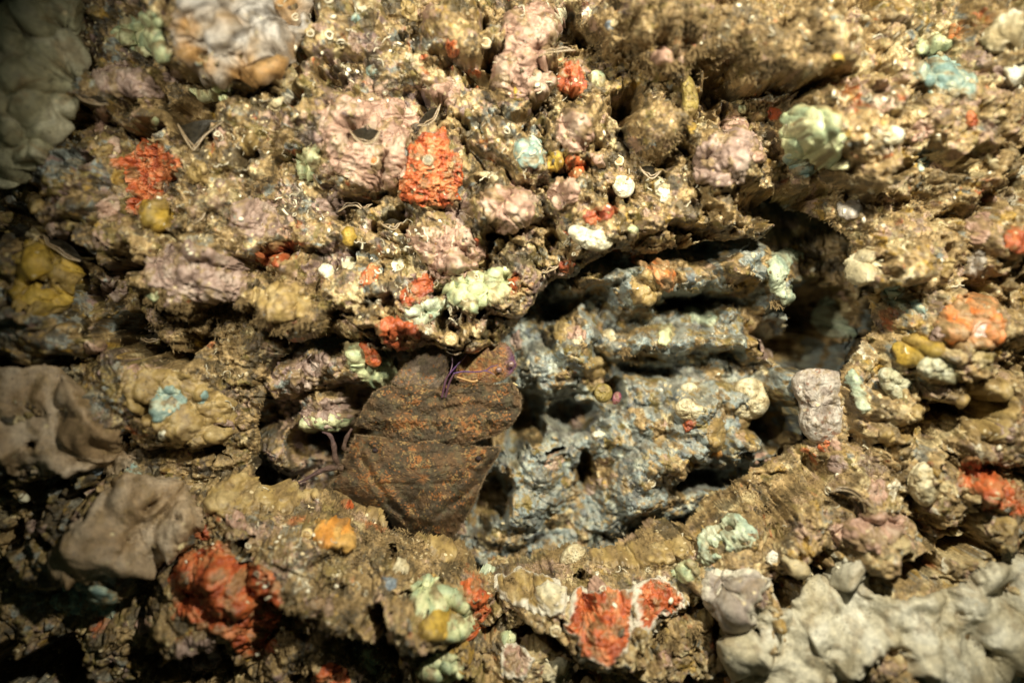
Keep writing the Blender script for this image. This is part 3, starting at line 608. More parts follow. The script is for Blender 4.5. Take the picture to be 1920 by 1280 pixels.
 (OS,sp,'crumpled orange sponge sheet at bottom centre','orange',F,[(1083,1098),(1110,1110),(1150,1105),(1180,1100),(1192,1150),(1182,1187),(1152,1252),(1110,1242),(1083,1227),(1100,1180),(1058,1192),(1063,1130)],16),
 (OS,sp,'folded orange sponge with a whitish rim at bottom centre','orange',F,[(1183,1110),(1215,1083),(1252,1088),(1288,1125),(1272,1147),(1232,1152),(1227,1182),(1193,1187)],18),
 (OS,sp,'large dark orange sponge mass at lower left','orange',F,[(325,1060),(400,1008),(450,1058),(522,1068),(528,1150),(502,1190),(542,1212),(480,1232),(430,1202),(315,1142)],18),
 (OS,sp,'orange strip edging the yellow-green crust at bottom','orange',F,[(863,1090),(890,1083),(914,1120),(912,1160),(885,1207),(868,1175),(885,1140)],13),
 (OS,sp,'vivid orange sponge at the right edge','orange',F,[(1793,860),(1830,848),(1837,880),(1870,893),(1935,925),(1935,967),(1870,957),(1798,912)],12),
 (OS,sp,'orange lump cut by the bottom edge','orange',F,[(588,1262),(620,1238),(652,1255),(655,1290),(588,1290)],13),
 ('peach_sponge',sp,'pale orange patch around the round barnacle at right','peach',F,[(1748,600),(1800,562),(1810,540),(1882,580),(1893,640),(1830,662),(1768,642)],6),
 ('amber_sponge',sp,'amber lump on the lower ledge','amber',F,[(588,985),(610,972),(652,975),(668,1000),(657,1032),(598,1027)],13),
 (OS,sp,'rust crust under the brownish mauve crust','rust',F,[(473,477),(510,460),(552,450),(552,482),(500,507)],6),
 (OS,sp,'rust streak left of the pinkish tan ridge','rust',F,[(1088,415),(1110,385),(1162,385),(1152,405),(1110,422)],5),
 (OS,sp,'reddish crust beside the tall pale pink crust','rust',F,[(1040,132),(1080,110),(1102,150),(1087,187),(1050,172)],5),
 (OS,sp,'small orange spot on the tan knob at top centre','orange',F,[(830,80),(855,73),(864,100),(845,114)],6),
 (OS,sp,'red spot on the knobbly grey sponge in the top left corner','orange',F,ell(55,8,18,14),9),
 (OS,sp,'small orange fleck right of the yellow-green ceiling crust','orange',F,[(948,525),(975,518),(972,547),(955,562)],7),
 (OS,sp,'orange patch cut by the right edge above centre','rust',F,[(1878,430),(1935,423),(1935,482),(1888,472)],7),
 (OS,sp,'tiny orange fleck on the broad mauve knob','orange',F,ell(408,494,17,6,-10),4),
 (OS,sp,'tiny red spot on the ledge under the lobster','orange',F,ell(652,944,13,9,30),6),
 (OS,sp,'small pinkish orange flap on the wide grey sponge','orange',F,[(1343,1217),(1355,1188),(1372,1200),(1366,1228)],9),
 (OS,sp,'pale orange lump at the bottom edge left of the grey sponge','peach',F,[(1355,1270),(1395,1255),(1430,1275),(1425,1295),(1355,1295)],12),
 ]:
    name, cat, label, style, sh, poly, T = a[:7]
    holes = a[7] if len(a) > 7 else ()
    rim = (0.55, 0.5, 0.4) if 'folded' in label or 'crumpled' in label else None
    if style == 'orange': T *= 0.55
    big = (max(p[0] for p in poly)-min(p[0] for p in poly)) > 220
    G(name, cat, label, style, sh, poly, T, holes, 2.0 if big else 1.5, 130 if big else 90, rim)
G('curled_sponge', sp, 'pale green curled sponge inside the right chasm', 'celadon', B, [(1446,480),(1470,470),(1503,466),(1505,480),(1480,492),(1468,520),(1474,545),(1490,557),(1472,568),(1448,545),(1440,510)], 11, (), 1.3, 90, None, None, 4)
G('curled_sponge', sp, 'pale curled lip below the deep hole at right', 'celadon', B, [(1520,610),(1536,570),(1556,556),(1566,590),(1606,616),(1600,632),(1560,632)], 10, (), 1.3, 120, None, None, 4)
G('perforated_sponge', sp, 'pale green sponge full of oval holes above the wide grey sponge', 'celadon', F,
  [(1303,1022),(1340,985),(1375,963),(1417,990),(1417,1022),(1360,1040),(1320,1057)], 13,
  [(1333,1035,6,9,10),(1352,1028,7,9,0),(1372,990,10,9,-10),(1388,980,7,5,0),(1395,1018,15,6,-15),(1312,1030,4,3,0),(1330,1005,8,3,-25),(1348,997,8,3,-30)], 1.2, smooth=9)

# small crust spots between the larger growths
RS = random.Random(77); big_n = len(SAMPLES_P)
CEN0 = []
for p in SAMPLES_P:
    k_ = D/(D-p[:, 2]); CEN0.append((float((960+(p[:, 0]-960)*k_).mean()), float((640+(p[:, 1]-640)*k_).mean())))
KN = {'pink': 'pink', 'mauve': 'mauve', 'cream': 'cream', 'mint': 'pale green', 'rust': 'rust-red', 'ochre': 'ochre', 'slate': 'slate-blue', 'white': 'white', 'mustard': 'mustard', 'aqua': 'blue-green', 'peach': 'peach', 'orange': 'orange'}
n_s = 0
for _ in range(170):
    x, y = RS.uniform(30, 1890), RS.uniform(20, 1260)
    if min((x-c[0])**2+(y-c[1])**2 for c in CEN0) < 42**2: continue
    onb = 960 < x < 1450 and 560 < y < 930
    if 560 < x < 1010 and 640 < y < 1000: continue
    stl = RS.choices(list(KN), (18, 16, 6, 4, 6, 12, 5, 2, 4, 2, 5, 2))[0]
    r_ = RS.uniform(9, 17)*(1.6 if stl in ('pink', 'mauve', 'ochre') else 1)
    a_ = RS.uniform(0.55, 1.0); pts = [(p[0]+RS.uniform(-.25, .25)*r_, p[1]+RS.uniform(-.25, .25)*r_) for p in ell(x, y, r_, r_*a_, RS.uniform(0, 180), 8)]
    nm = min(range(big_n), key=lambda i: (x-CEN0[i][0])**2+(y-CEN0[i][1])**2); hv = 'left of' if x < CEN0[nm][0]-30 else 'right of' if x > CEN0[nm][0]+30 else 'above' if y < CEN0[nm][1] else 'below'
    o = growth('crust_spot', 'crust', 'small %s crust spot %s the %s' % (KN[stl], hv, ' '.join(SAMPLES_O[nm].split(' ')[:8])), stl, B if onb else F, pts, RS.uniform(2.5, 6), (), 1.5, 60, None, 'small crust spots')
    n_s += o is not None
print('spots', n_s)

# ---------------------------------------------------------------- what lies in front at each place
sp_, sn_, so_ = [F.L[F.valid]], [F.N[F.valid]], [np.full(int(F.valid.sum()), -1)]
sp_.append(B.L.reshape(-1, 3)); sn_.append(B.N.reshape(-1, 3)); so_.append(np.full(B.L.shape[0]*B.L.shape[1], -2))
for i, (p, n) in enumerate(zip(SAMPLES_P, SAMPLES_N)): sp_.append(p); sn_.append(n); so_.append(np.full(len(p), i))
AP = np.concatenate(sp_); AN = np.concatenate(sn_); AO = np.concatenate(so_)
kx = D/(D-AP[:, 2]); apx = 960+(AP[:, 0]-960)*kx; apy = 640+(AP[:, 1]-640)*kx
CW = 480; ci = (apx/4).astype(int); cj = (apy/4).astype(int); inb = (ci >= 0) & (ci < CW) & (cj >= 0) & (cj < 320) & (apx >= 0) & (apy >= 0)
ids = np.where(inb)[0]; ids = ids[np.argsort(AP[ids, 2], kind='stable')]
ZB = np.full(CW*320, -1); ZB[cj[ids]*CW+ci[ids]] = ids
def front(px, py):
    k = ZB[min(max(int(py/4), 0), 319)*CW+min(max(int(px/4), 0), CW-1)]
    return None if k < 0 else (AP[k], AN[k], AO[k])
SHORT = {}
def near_name(px, py):
    best, bd = None, 1e9
    for i, p in enumerate(CENT[:big_n]):
        d = (p[0]-px)**2+(p[1]-py)**2
        if d < bd: best, bd = i, d
    return SAMPLES_O[best]
CENT = []
for p in SAMPLES_P:
    k_ = D/(D-p[:, 2]); CENT.append((float((960+(p[:, 0]-960)*k_).mean()), float((640+(p[:, 1]-640)*k_).mean())))

def cp(pts): return [(540+x*0.3281, 580+y*0.3281) for x, y in pts]
def un(x, y, h): k = (D-h)/D; return (960+(x-960)*k, 640+(y-640)*k)
def plate(name, outline, ctr, hfun, colfun, thick, parent, nr=46, na=220, mat='lobster', grain=(2.9, 1.5), rag=1.2, seed=1, wav=2.0):
    """domed closed shell whose outline is star-shaped about ctr; outline in photo pixels"""
    P = np.asarray(outline, float); Q = np.concatenate([P, P[:1]]); seg = np.linalg.norm(np.diff(Q, axis=0), axis=1); cum = np.concatenate([[0], np.cumsum(seg)])
    t = np.linspace(0, cum[-1], na, endpoint=False); bx = np.interp(t, cum, Q[:, 0]); by = np.interp(t, cum, Q[:, 1])
    for _ in range(1): bx = (np.roll(bx, 1)+2*bx+np.roll(bx, -1))/4; by = (np.roll(by, 1)+2*by+np.roll(by, -1))/4
    rr = np.random.RandomState(seed); j = 1+rag*0.005*(rr.randn(na)+1.2*np.repeat(rr.randn(na//4+1), 4)[:na])
    rad = np.sqrt(np.linspace(0.0001, 1, nr))
    x = ctr[0]+(bx-ctr[0])[None]*j[None]*rad[:, None]; y = ctr[1]+(by-ctr[1])[None]*j[None]*rad[:, None]
    h = hfun(x, y, rad[:, None]*np.ones_like(x))
    f1, f2, c = worley(x, y, grain[0], seed); g1, _, c2 = worley(x, y, grain[0]*2.6, seed+3)
    gr = grain[1]*np.sqrt(np.clip(1-(f1/0.7)**2, 0, 1))*(0.3+RT[c, 3])+grain[1]*0.8*np.sqrt(np.clip(1-(g1/0.6)**2, 0, 1))*(RT[c2, 4] > 0.6)
    col = colfun(x, y, RT[c, 2], RT[c2, 5])
    if mat == 'lobster':                       # shell colour turns paler towards its outline
        ed = sstep(0.955, 0.985, rad)[:, None, None]*(0.35+0.5*rr.rand(1, na, 1)); col = col*(1-ed)+np.array((0.22, 0.15, 0.085), f32)*ed
    h = h+gr*(rad[:, None] < 0.995)+wav*fbm(x, y, 26, 3, seed+5)
    top = np.stack([*un(x, y, h), h], -1)
    hb = np.minimum(h-thick*np.sqrt(np.clip(1-rad[:, None]**2, 0, 1))-thick*0.15, h); bot = np.stack([*un(x, y, h), hb], -1)
    n = nr*na; L = np.concatenate([top.reshape(-1, 3), bot.reshape(-1, 3)])
    f = []
    idx = np.arange(n).reshape(nr, na); nx = np.roll(idx, -1, 1)
    f.append(np.stack([idx[:-1], nx[:-1], nx[1:], idx[1:]], -1).reshape(-1, 4)); f.append(np.stack([idx[:-1]+n, idx[1:]+n, nx[1:]+n, nx[:-1]+n], -1).reshape(-1, 4))
    f.append(np.stack([idx[-1], nx[-1], nx[-1]+n, idx[-1]+n], -1))
    cc = np.concatenate([col.reshape(-1, 3)]*2)
    return obj_local(name, L, np.concatenate(f), cc, M[mat], parent)


# ---------------------------------------------------------------- rounded sponges that stand off the rock
def dome(name, label, outline, style, H, lobes=(), depth=None, cat='sponge', sink=6, flat=0.5, speck=False, seed=1):
    P = chaikin(outline, 2); c = P.mean(0)
    hs = [front(x, y) for x, y in outline]+[front(*c)]; hz = [h[0][2] for h in hs if h is not None]
    h0 = depth if depth is not None else float(np.percentile(hz, 55))
    st = STYLES[style]; c1_, c2_, c3_ = (np.array(q, f32) for q in st[:3])
    def hf(x, y, r):
        h = h0-sink+H*np.clip(1-r**2, 0, 1)**flat
        for (lx, ly, lr, lh) in lobes: h = h+lh*np.sqrt(np.clip(1-((x-lx)**2+(y-ly)**2)/lr**2, 0, 1))
        return h+H*0.32*fbm(x, y, 20, 4, seed, 0.6)*(1-r**4)
    def cf(x, y, r1, r2):
        u = fbm(x, y, 24, 4, seed+2, 0.6)[..., None]; q = c1_*(1-sstep(0, .5, u))+c2_*sstep(0, .5, u); q = q*(1-sstep(0.05, .5, -u))+c3_*sstep(0.05, .5, -u)
        d = sstep(0.25, 0.6, fbm(x, y, 16, 4, seed+4, 0.65))[..., None]*0.5; q = q*(1-d)+np.array((0.22, 0.15, 0.07), f32)*d
        if speck: k = ((r1 > 0.955) & (fbm(x, y, 30, 2, seed+7) > -0.2))[..., None]; q = np.where(k, np.array((0.22, 0.13, 0.09), f32), q)
        return q
    n_ = int(np.clip(np.linalg.norm(P.max(0)-P.min(0))*0.32, 14, 40))
    o = plate(name, P, c, hf, cf, H*0.9+sink, None, n_, n_*4, 'sponge', (4.5, 0.35), 0.8, seed, 0.6)
    tag(o, label, cat); return o
CS = 'cream_sponge'
dome(CS, 'cream two-lobed sponge above the crevice', [(1060,432),(1075,420),(1095,424),(1112,434),(1132,424),(1150,435),(1152,455),(1138,470),(1108,472),(1082,458)], 'white', 16, [(1083,438,22,9),(1125,448,28,12),(1108,455,20,6)], seed=21)
dome(CS, 'white round sponge between two knobs above the crevice', [(1146,337),(1165,325),(1192,338),(1188,366),(1165,374),(1150,358)], 'white', 15, seed=22)
dome(CS, 'bright white blob below the mint crusts at upper right', [(1638,245),(1660,233),(1698,240),(1694,267),(1668,275),(1655,262)], 'white', 14, seed=23)
dome(CS, 'cream lobed lump on the blue rock at right inside the crevice', [(1370,722),(1398,705),(1428,712),(1446,740),(1440,772),(1415,788),(1385,784),(1366,765)], 'cream', 20, [(1400,728,24,12),(1424,755,24,13),(1392,764,22,10),(1372,770,14,7)], seed=24)
dome(CS, 'cream crescent lump left of the larger one inside the crevice', [(1262,768),(1272,750),(1292,744),(1303,757),(1330,763),(1326,780),(1300,790),(1275,785)], 'cream', 14, [(1280,762,18,9),(1312,774,16,6)], seed=25)
dome('orange_sponge', 'bright orange blob on the pale green crust beside the antenna plate', [(668,648),(680,638),(697,640),(704,656),(716,670),(714,686),(698,690),(682,678),(672,664)], 'orange', 11, [(686,652,14,5),(704,677,13,5)], seed=41)
dome(CS, 'small cream bump above the crescent lump inside the crevice', ell(1292,728,17,12), 'cream', 11, seed=26)
dome('pale_sponge', 'pale speckled fan sponge below the deep hole at right', [(1483,704),(1510,690),(1545,690),(1590,700),(1600,735),(1592,765),(1596,795),(1575,828),(1540,836),(1510,820),(1496,790),(1502,762),(1488,736)], 'pale', 20, [(1530,718,46,12),(1542,795,40,16),(1560,770,16,-8)], speck=True, depth=-25, seed=27)
dome(CS, 'cream bump on the ledge under the blue rock', [(1046,1060),(1056,1030),(1078,1016),(1100,1028),(1104,1050),(1080,1064)], 'cream', 17, seed=28)
dome('mustard_sponge', 'ochre knob under the blue rock beside the lobster', ell(1131,737,18,19), 'olive', 13, depth=-90, seed=31)
dome('magenta_sponge', 'tiny magenta lump beside the ochre knob in the crevice', ell(1156,746,9,13,20), 'magenta', 9, depth=-100, seed=32)
dome('lobed_sponge', 'grey-green cluster of drooping lobes at right', [(1646,700),(1656,686),(1690,692),(1714,716),(1712,742),(1690,760),(1668,744),(1652,726)], 'lobed', 12, [(1662,702,15,9),(1682,706,14,9),(1700,722,14,9),(1666,724,12,8),(1682,738,13,9),(1700,742,12,8),(1690,752,9,6)], seed=33)
dome('lobed_sponge', 'grey-green lobed cluster right of the mustard sponge', [(1716,690),(1738,664),(1770,672),(1800,666),(1812,690),(1798,708),(1790,724),(1762,712),(1732,708)], 'lobed', 12, [(1738,684,18,9),(1762,682,16,10),(1790,682,16,10),(1750,702,14,7),(1780,706,15,8),(1724,698,10,6)], seed=34)
dome('mustard_sponge', 'olive-yellow finger hanging beside the tan knob', [(1274,150),(1284,138),(1300,146),(1312,190),(1306,214),(1292,223),(1276,208),(1282,180)], 'olive', 16, [(1292,202,15,6)], seed=35)
dome(CS, 'cream crescent beside the dark oyster mouth', [(1230,356),(1244,345),(1258,348),(1262,366),(1246,382),(1234,380),(1240,366)], 'white', 10, seed=36)
dome(CS, 'pale cream sponge lump left of the right-hand orange sponge', [(1706,890),(1722,868),(1748,862),(1772,890),(1764,926),(1740,954),(1716,940),(1704,912)], 'cream', 22, [(1738,890,26,8),(1735,925,22,9)], seed=37)

# ---------------------------------------------------------------- tubes
def tube(path, rad, sides=6, cap=True):
    """path (n,3), rad scalar or (n,) -> verts, quads"""
    path = np.asarray(path, float); n = len(path); rad = np.broadcast_to(np.asarray(rad, float), (n,))
    t = np.gradient(path, axis=0); t /= np.linalg.norm(t, axis=1, keepdims=True)+1e-9
    ref = np.array((0.13, 0.31, 0.94)); vs, fs = [], []
    for i in range(n):
        a = np.cross(t[i], ref); a /= np.linalg.norm(a)+1e-9; b = np.cross(t[i], a)
        for k in range(sides):
            w = 2*np.pi*k/sides; vs.append(path[i]+rad[i]*(a*math.cos(w)+b*math.sin(w)))
    for i in range(n-1):
        for k in range(sides):
            k2 = (k+1) % sides; fs.append((i*sides+k, i*sides+k2, (i+1)*sides+k2, (i+1)*sides+k))
    return np.array(vs), np.array(fs, np.int32)

def join(parts):
    vs, fs, o = [], [], 0
    for v, f in parts: vs.append(v); fs.append(f+o); o += len(v)
    return np.concatenate(vs), np.concatenate(fs)

def smooth_path(pts, n):
    P = np.asarray(pts, float); t = np.linspace(0, len(P)-1, n); out = []
    for u in t:
        i = min(int(u), len(P)-2); f = u-i
        p0 = P[max(i-1, 0)]; p1 = P[i]; p2 = P[i+1]; p3 = P[min(i+2, len(P)-1)]
        out.append(0.5*((2*p1)+(-p0+p2)*f+(2*p0-5*p1+4*p2-p3)*f*f+(-p0+3*p1-3*p2+p3)*f**3))
    return np.array(out)

# worm tubes: a few moulds, each copy an object of its own
R_ = random.Random(11)
def worm_mesh(kind, i):
    r = random.Random(i*7+3); n = 14
    if kind == 'coiled': pts = [((3+0.55*k)*math.cos(k*0.75), (3+0.55*k)*math.sin(k*0.75), 1+0.15*k) for k in range(11)]; w = 1.7
    elif kind == 'ring-shaped': pts = [(6*math.cos(k*0.63), 6*math.sin(k*0.63), 2) for k in range(11)]; w = 1.9
    elif kind == 'hooked': pts = [(-9, 0, 0), (-4, 3, 3), (3, 3, 4), (8, -2, 3), (6, -8, 2)]; w = 1.7
    elif kind == 'wavy': pts = [(-14, 0, 0), (-8, 4, 3), (-2, -3, 3), (5, 3, 4), (11, -2, 3), (15, 3, 1)]; w = 1.5
    else: pts = [(0, 0, -2), (1, 1, 4), (2, 0, 9), (3, 1, 13)]; w = 2.2
    if kind in ('wavy', 'hooked'):
        a = r.uniform(0, 6.28); q = [0.0, 0.0]; pts = []
        for k in range(8 if kind == 'wavy' else 5):
            pts.append((q[0], q[1], 1.2*math.sin(k*1.3+i)+0.6)); a += r.uniform(-1.1, 1.1) if kind == 'wavy' else r.uniform(0.3, 0.9); q[0] += 4*math.cos(a); q[1] += 4*math.sin(a)
        mx_ = sum(p[0] for p in pts)/len(pts); my_ = sum(p[1] for p in pts)/len(pts); pts = [(p[0]-mx_, p[1]-my_, p[2]) for p in pts]; w = r.uniform(1.0, 1.7)
    pts = [(a+r.uniform(-1, 1), b+r.uniform(-1, 1), c) for a, b, c in pts]
    P = smooth_path(pts, 22 if kind in ('coiled', 'wavy', 'ring-shaped') else 12)
    rad = w*np.linspace(0.65, 1.15, len(P))
    v, f = tube(P, rad, 6)
    c = np.tile(np.array((0.74, 0.66, 0.48), f32)*r.uniform(0.5, 1.05), (len(v), 1))*(0.8+0.3*np.random.RandomState(i).rand(len(v), 1))
    v = v*S
    return mesh_raw('worm_tube', v[:, [0, 2, 1]]*np.array((1, -1, 1)), f, c, M['shell'])
KINDS = ['coiled', 'ring-shaped', 'hooked', 'wavy', 'upright']
WM = {k: [worm_mesh(k, i+j*10) for i in range(7)] for j, k in enumerate(KINDS)}
def seat(o, p, n, spin, scale):
    nv = Vector((n[0], -n[2], -n[1])).normalized()
    q = Vector((0, -1, 0)).rotation_difference(nv)
    from mathutils import Quaternion
    o.rotation_mode = 'QUATERNION'; o.rotation_quaternion = q @ Quaternion((0, 1, 0), spin); o.scale = (scale,)*3
    o.location = W(p)
worm_spots = []
clusters = [(730,455,60,34),(740,520,50,8),(820,600,40,9),(1290,600,60,8),(460,270,50,8),(1540,80,120,8),(560,1090,60,14),(620,60,90,14),(900,90,60,10),(450,250,70,12),(560,400,60,14),(960,300,60,10),(700,100,70,14),(1000,40,50,7),(600,130,60,10),(1640,200,110,18),(1400,420,60,10),
            (850,590,60,10),(560,1060,80,18),(600,1120,80,12),(420,700,50,9),(1700,540,110,12),(1240,330,80,10),(1300,620,120,8),(1100,470,60,8),(1450,100,120,12),(500,990,80,8),(1600,900,90,10),
            (1860,780,50,5),(1180,1050,80,8),(880,560,70,8),(330,400,70,8),(1480,1050,60,5),(1760,1000,60,5),(1000,200,70,8),(1560,420,60,6),(700,540,60,8)]
for (x, y, r, n) in clusters:
    for _ in range(n):
        worm_spots.append((R_.gauss(x, r*0.6), R_.gauss(y, r*0.5)))
nw = 0
for (x, y) in worm_spots:
    hit = front(x, y)
    if hit is None or hit[1][2] < 0.25: continue
    k = R_.choices(KINDS, (2, 1, 8, 11, 3))[0]
    o = add_obj('worm_tube', R_.choice(WM[k])); seat(o, hit[0]-hit[1]*0.2, hit[1], R_.uniform(0, 6.28), R_.uniform(0.45, 1.15))
    nm = near_name(x, y).split(' ')
    tag(o, 'tiny cream %s worm tube by the %s' % (k, ' '.join(nm[:8])), 'worm tube', 'lime worm tubes on the rock'); nw += 1
print('worms', nw)

# shell chips
def chip_mesh(i):
    r = np.random.RandomState(i+50); n = 9
    ang = np.linspace(0, 2*np.pi, n, endpoint=False); rad = 5+3*r.rand(n); st = 0.55+0.5*r.rand()
    top = np.stack([rad*np.cos(ang), st*rad*np.sin(ang), 1.2+1.5*r.rand(n)], 1); bot = top*np.array((0.9, 0.9, 1))-np.array((0, 0, 3.5))
    v = np.concatenate([[(0, 0, 3.2)], top, bot]); f = []
    for k in range(n):
        k2 = (k+1) % n; f.append((1+k, 1+k2, 1+n+k2)); f.append((1+k, 1+n+k2, 1+n+k)); f.append((0, 1+k2, 1+k))
    c = np.tile(np.array((0.74, 0.68, 0.52), f32), (len(v), 1))*(0.75+0.35*r.rand(len(v), 1)); v = v*S
    return mesh_raw('shell_chip', v[:, [0, 2, 1]]*np.array((1, -1, 1)), np.array(f, np.int32), c, M['shell'])
CM = [chip_mesh(i) for i in range(6)]
nc = 0
for (x, y, r, n) in [(1680,190,160,16),(620,120,140,16),(800,120,160,12),(700,440,140,12),(1250,300,160,10),(1600,420,160,10),(560,1070,140,14),(1700,950,160,8),(400,380,140,10),(1250,620,200,8),(1200,1060,160,6),(1450,80,200,10)]:
    for _ in range(n):
        x_, y_ = R_.gauss(x, r*0.6), R_.gauss(y, r*0.4); hit = front(x_, y_)
        if hit is None or hit[1][2] < 0.3: continue
        o = add_obj('shell_chip', R_.choice(CM)); seat(o, hit[0], hit[1], R_.uniform(0, 6.28), R_.uniform(0.4, 0.95))
        tag(o, 'tiny white shell chip by the %s' % ' '.join(near_name(x_, y_).split(' ')[:9]), 'shell', 'shell chips scattered over the rock'); nc += 1

# ---------------------------------------------------------------- rock oysters: dark gape between two thin lips
def oyster(lip, label, w=1.9, gap=5, side=1, colour=(0.24, 0.17, 0.10)):
    P = np.asarray(lip, float); c = P.mean(0)
    hs = [front(x, y) for x, y in lip]; hz = [h[0][2] for h in hs if h is not None]; h0 = float(np.percentile(hz, 80))+3
    kk = (D-h0)/D; Q = np.stack([960+(P[:, 0]-960)*kk, 640+(P[:, 1]-640)*kk], 1)
    root = bpy.data.objects.new('rock_oyster', None); COL.objects.link(root); root.empty_display_size = 0.005
    cm = Q.mean(0); root.location = W((cm[0], cm[1], h0-10)); tag(root, label, 'oyster', 'oysters gaping in the rock')
    path = smooth_path(Q, 26); nrm = np.stack([-np.gradient(path[:, 1]), np.gradient(path[:, 0])], 1); nrm /= np.linalg.norm(nrm, axis=1, keepdims=True)+1e-9
    n = len(path); u = np.linspace(0, 1, n); tap = 0.35+0.65*np.sin(np.pi*u)**0.5
    rr = np.random.RandomState(int(c[0])); wob = np.interp(u, np.linspace(0, 1, 9), rr.randn(9)*1.2)
    up = -side
    for j, (off, hz_, nm, cl) in enumerate([(0, 0, 'lower_shell', (0.27, 0.20, 0.12)), (gap, -2, 'upper_shell', colour)]):
        q = path+nrm*((off*np.sin(np.pi*u))*up)[:, None]+nrm*(wob*(j+0.5))[:, None]
        L3 = np.concatenate([q, np.full((n, 1), h0+hz_)+4*np.sin(np.pi*u)[:, None]], 1)
        v, f = tube(L3, w*tap*(1 if j == 0 else 0.8), 8)
        # blade the lip back into the rock
        v[:, 2] -= 0.0
        cc = np.tile(np.array(cl, f32), (len(v), 1))*(0.75+0.4*rr.rand(len(v), 1))
        obj_local(nm, v, f, cc, M['shell'], root)
    # the dark flesh behind the lips: a shallow domed tongue
    m_ = 20; a = path[0]; b = path[-1]; rows = []
    for i, t in enumerate(np.linspace(0, 1, 9)):
        ch = a+(b-a)*u[:, None]-nrm*0
        mid = path+nrm*(gap*np.sin(np.pi*u)*up)[:, None]
        rows.append(np.concatenate([mid*(1-t)+(ch+nrm.mean(0)*up*gap*2.2*np.sin(np.pi*u)[:, None])*t, (h0-3-9*math.sin(math.pi*t*0.5)+3*np.sin(np.pi*u))[:, None]-6*t], 1))
    g = np.array(rows); f = grid_faces(9, n)
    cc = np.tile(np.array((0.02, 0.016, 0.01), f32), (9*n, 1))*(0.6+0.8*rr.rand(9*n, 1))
    obj_local('mantle', g.reshape(-1, 3), f, cc, M['wet'], root)
for lip, lab, sd2 in [
 ([(333,232),(345,255),(360,279),(368,280),(385,255),(420,226)],'dark oyster with a wide V-shaped lip under the grey boulder',1),
 ([(656,243),(668,262),(687,271),(703,264),(714,245)],'oyster with a curved lip set in the large pink crust',1),
 ([(782,236),(800,236),(817,222),(826,195)],'small oyster just above the bright orange sponge',1),
 ([(634,398),(652,388),(668,386),(684,394),(697,382)],'oyster with a wavy lip left of the pink knob',1),
 ([(714,418),(728,428),(742,430),(752,416)],'small oyster below right of the wavy-lipped one',1),
 ([(1010,106),(1030,100),(1055,98),(1080,94)],'flat oyster lip crossing the tall pale pink crust',1),
 ([(143,178),(160,190),(180,196),(202,194)],'dim oyster below the mauve crust at top left',1),
 ([(1200,312),(1210,328),(1224,336),(1240,320)],'dark U-shaped oyster mouth beside the cream crescent',1),
 ([(263,634),(275,640),(290,640),(306,630)],'thin pale oyster lip in the dark gap at left',1),
 ([(1014,512),(1028,510),(1040,504),(1047,498)],'small pale oyster lip right of the ceiling crust',1),
 ([(82,440),(90,458),(110,470),(128,484),(150,490)],'olive oyster lip above the mustard ring sponge',1),
 ([(1558,922),(1575,918),(1600,925),(1618,945),(1622,962)],'oyster rim around a dark hole on the right ledge',1),
 ([(352,408),(366,418),(378,412),(386,398)],'small oyster right of the mustard blob',1),
 ([(1655,346),(1672,352),(1688,348),(1695,338)],'small curved shell lip below the right mint crust',1)]:
    oyster(lip, lab, side=sd2)

# round barnacle and cup corals
def cup(px, py, r, depth, label, name, cat, colour, inner):
    hit = front(px, py)
    if hit is None: return
    p, n = hit[0], hit[1]; root = bpy.data.objects.new(name, None); COL.objects.link(root); root.empty_display_size = 0.004; root.location = W(p); tag(root, label, cat)
    rr = np.random.RandomState(int(px)); m = 28; A = np.linspace(0, 2*np.pi, m, endpoint=False); wob = 1+0.06*rr.randn(m)
    prof = [(1.25, -4), (1.12, 2), (1.0, depth), (0.84, depth+0.5), (0.72, depth-3)]
    v = np.array([(p[0]+r*q*wob[i]*math.cos(a), p[1]+r*q*wob[i]*math.sin(a), p[2]+h) for q, h in prof for i, a in enumerate(A)])
    f = np.array([(i*m+k, i*m+(k+1) % m, (i+1)*m+(k+1) % m, (i+1)*m+k) for i in range(len(prof)-1) for k in range(m)], np.int32)
    cc = np.tile(np.array(colour, f32), (len(v), 1))*(0.75+0.4*rr.rand(len(v), 1)); obj_local('rim', v, f, cc, M['shell'], root)
    prof = [(0.8, depth-2), (0.6, depth-1.0), (0.35, depth+0.5), (0.02, depth+1)]
    v = np.array([(p[0]+r*q*math.cos(a), p[1]+r*q*math.sin(a), p[2]+h+0.8*math.sin(a*7)*(q > 0.3)) for q, h in prof for a in A])
    f = np.array([(i*m+k, i*m+(k+1) % m, (i+1)*m+(k+1) % m, (i+1)*m+k) for i in range(3) for k in range(m)], np.int32)
    cc = np.tile(np.array(inner, f32), (len(v), 1))*(0.7+0.5*rr.rand(len(v), 1)); obj_local('plate', v, f, cc, M['shell'], root)
cup(1845,626,24,7,'round pinkish barnacle in the pale orange patch','barnacle','barnacle',(0.40,0.22,0.12),(0.48,0.34,0.28))
cup(1450,1045,11,5,'small white cup coral on the rim above the grey sponge','cup_coral','coral',(0.78,0.74,0.62),(0.55,0.52,0.42))
cup(803,303,9,4,'grey cup in the bright orange ragged sponge','cup_coral','coral',(0.35,0.28,0.17),(0.25,0.22,0.16))
cup(702,300,9,4,'small cup on the large pink crust','cup_coral','coral',(0.48,0.36,0.24),(0.45,0.16,0.05))
cup(908,80,8,4,'small pale cup on the tan knob at top centre','cup_coral','coral',(0.66,0.56,0.36),(0.30,0.22,0.12))
cup(1042,1183,9,4,'cream cup left of the crumpled orange sheet','cup_coral','coral',(0.66,0.56,0.36),(0.40,0.30,0.16))
cup(845,632,11,6,'tan cup on the yellow ceiling lump above the antennules','cup_coral','coral',(0.42,0.30,0.14),(0.55,0.40,0.22))
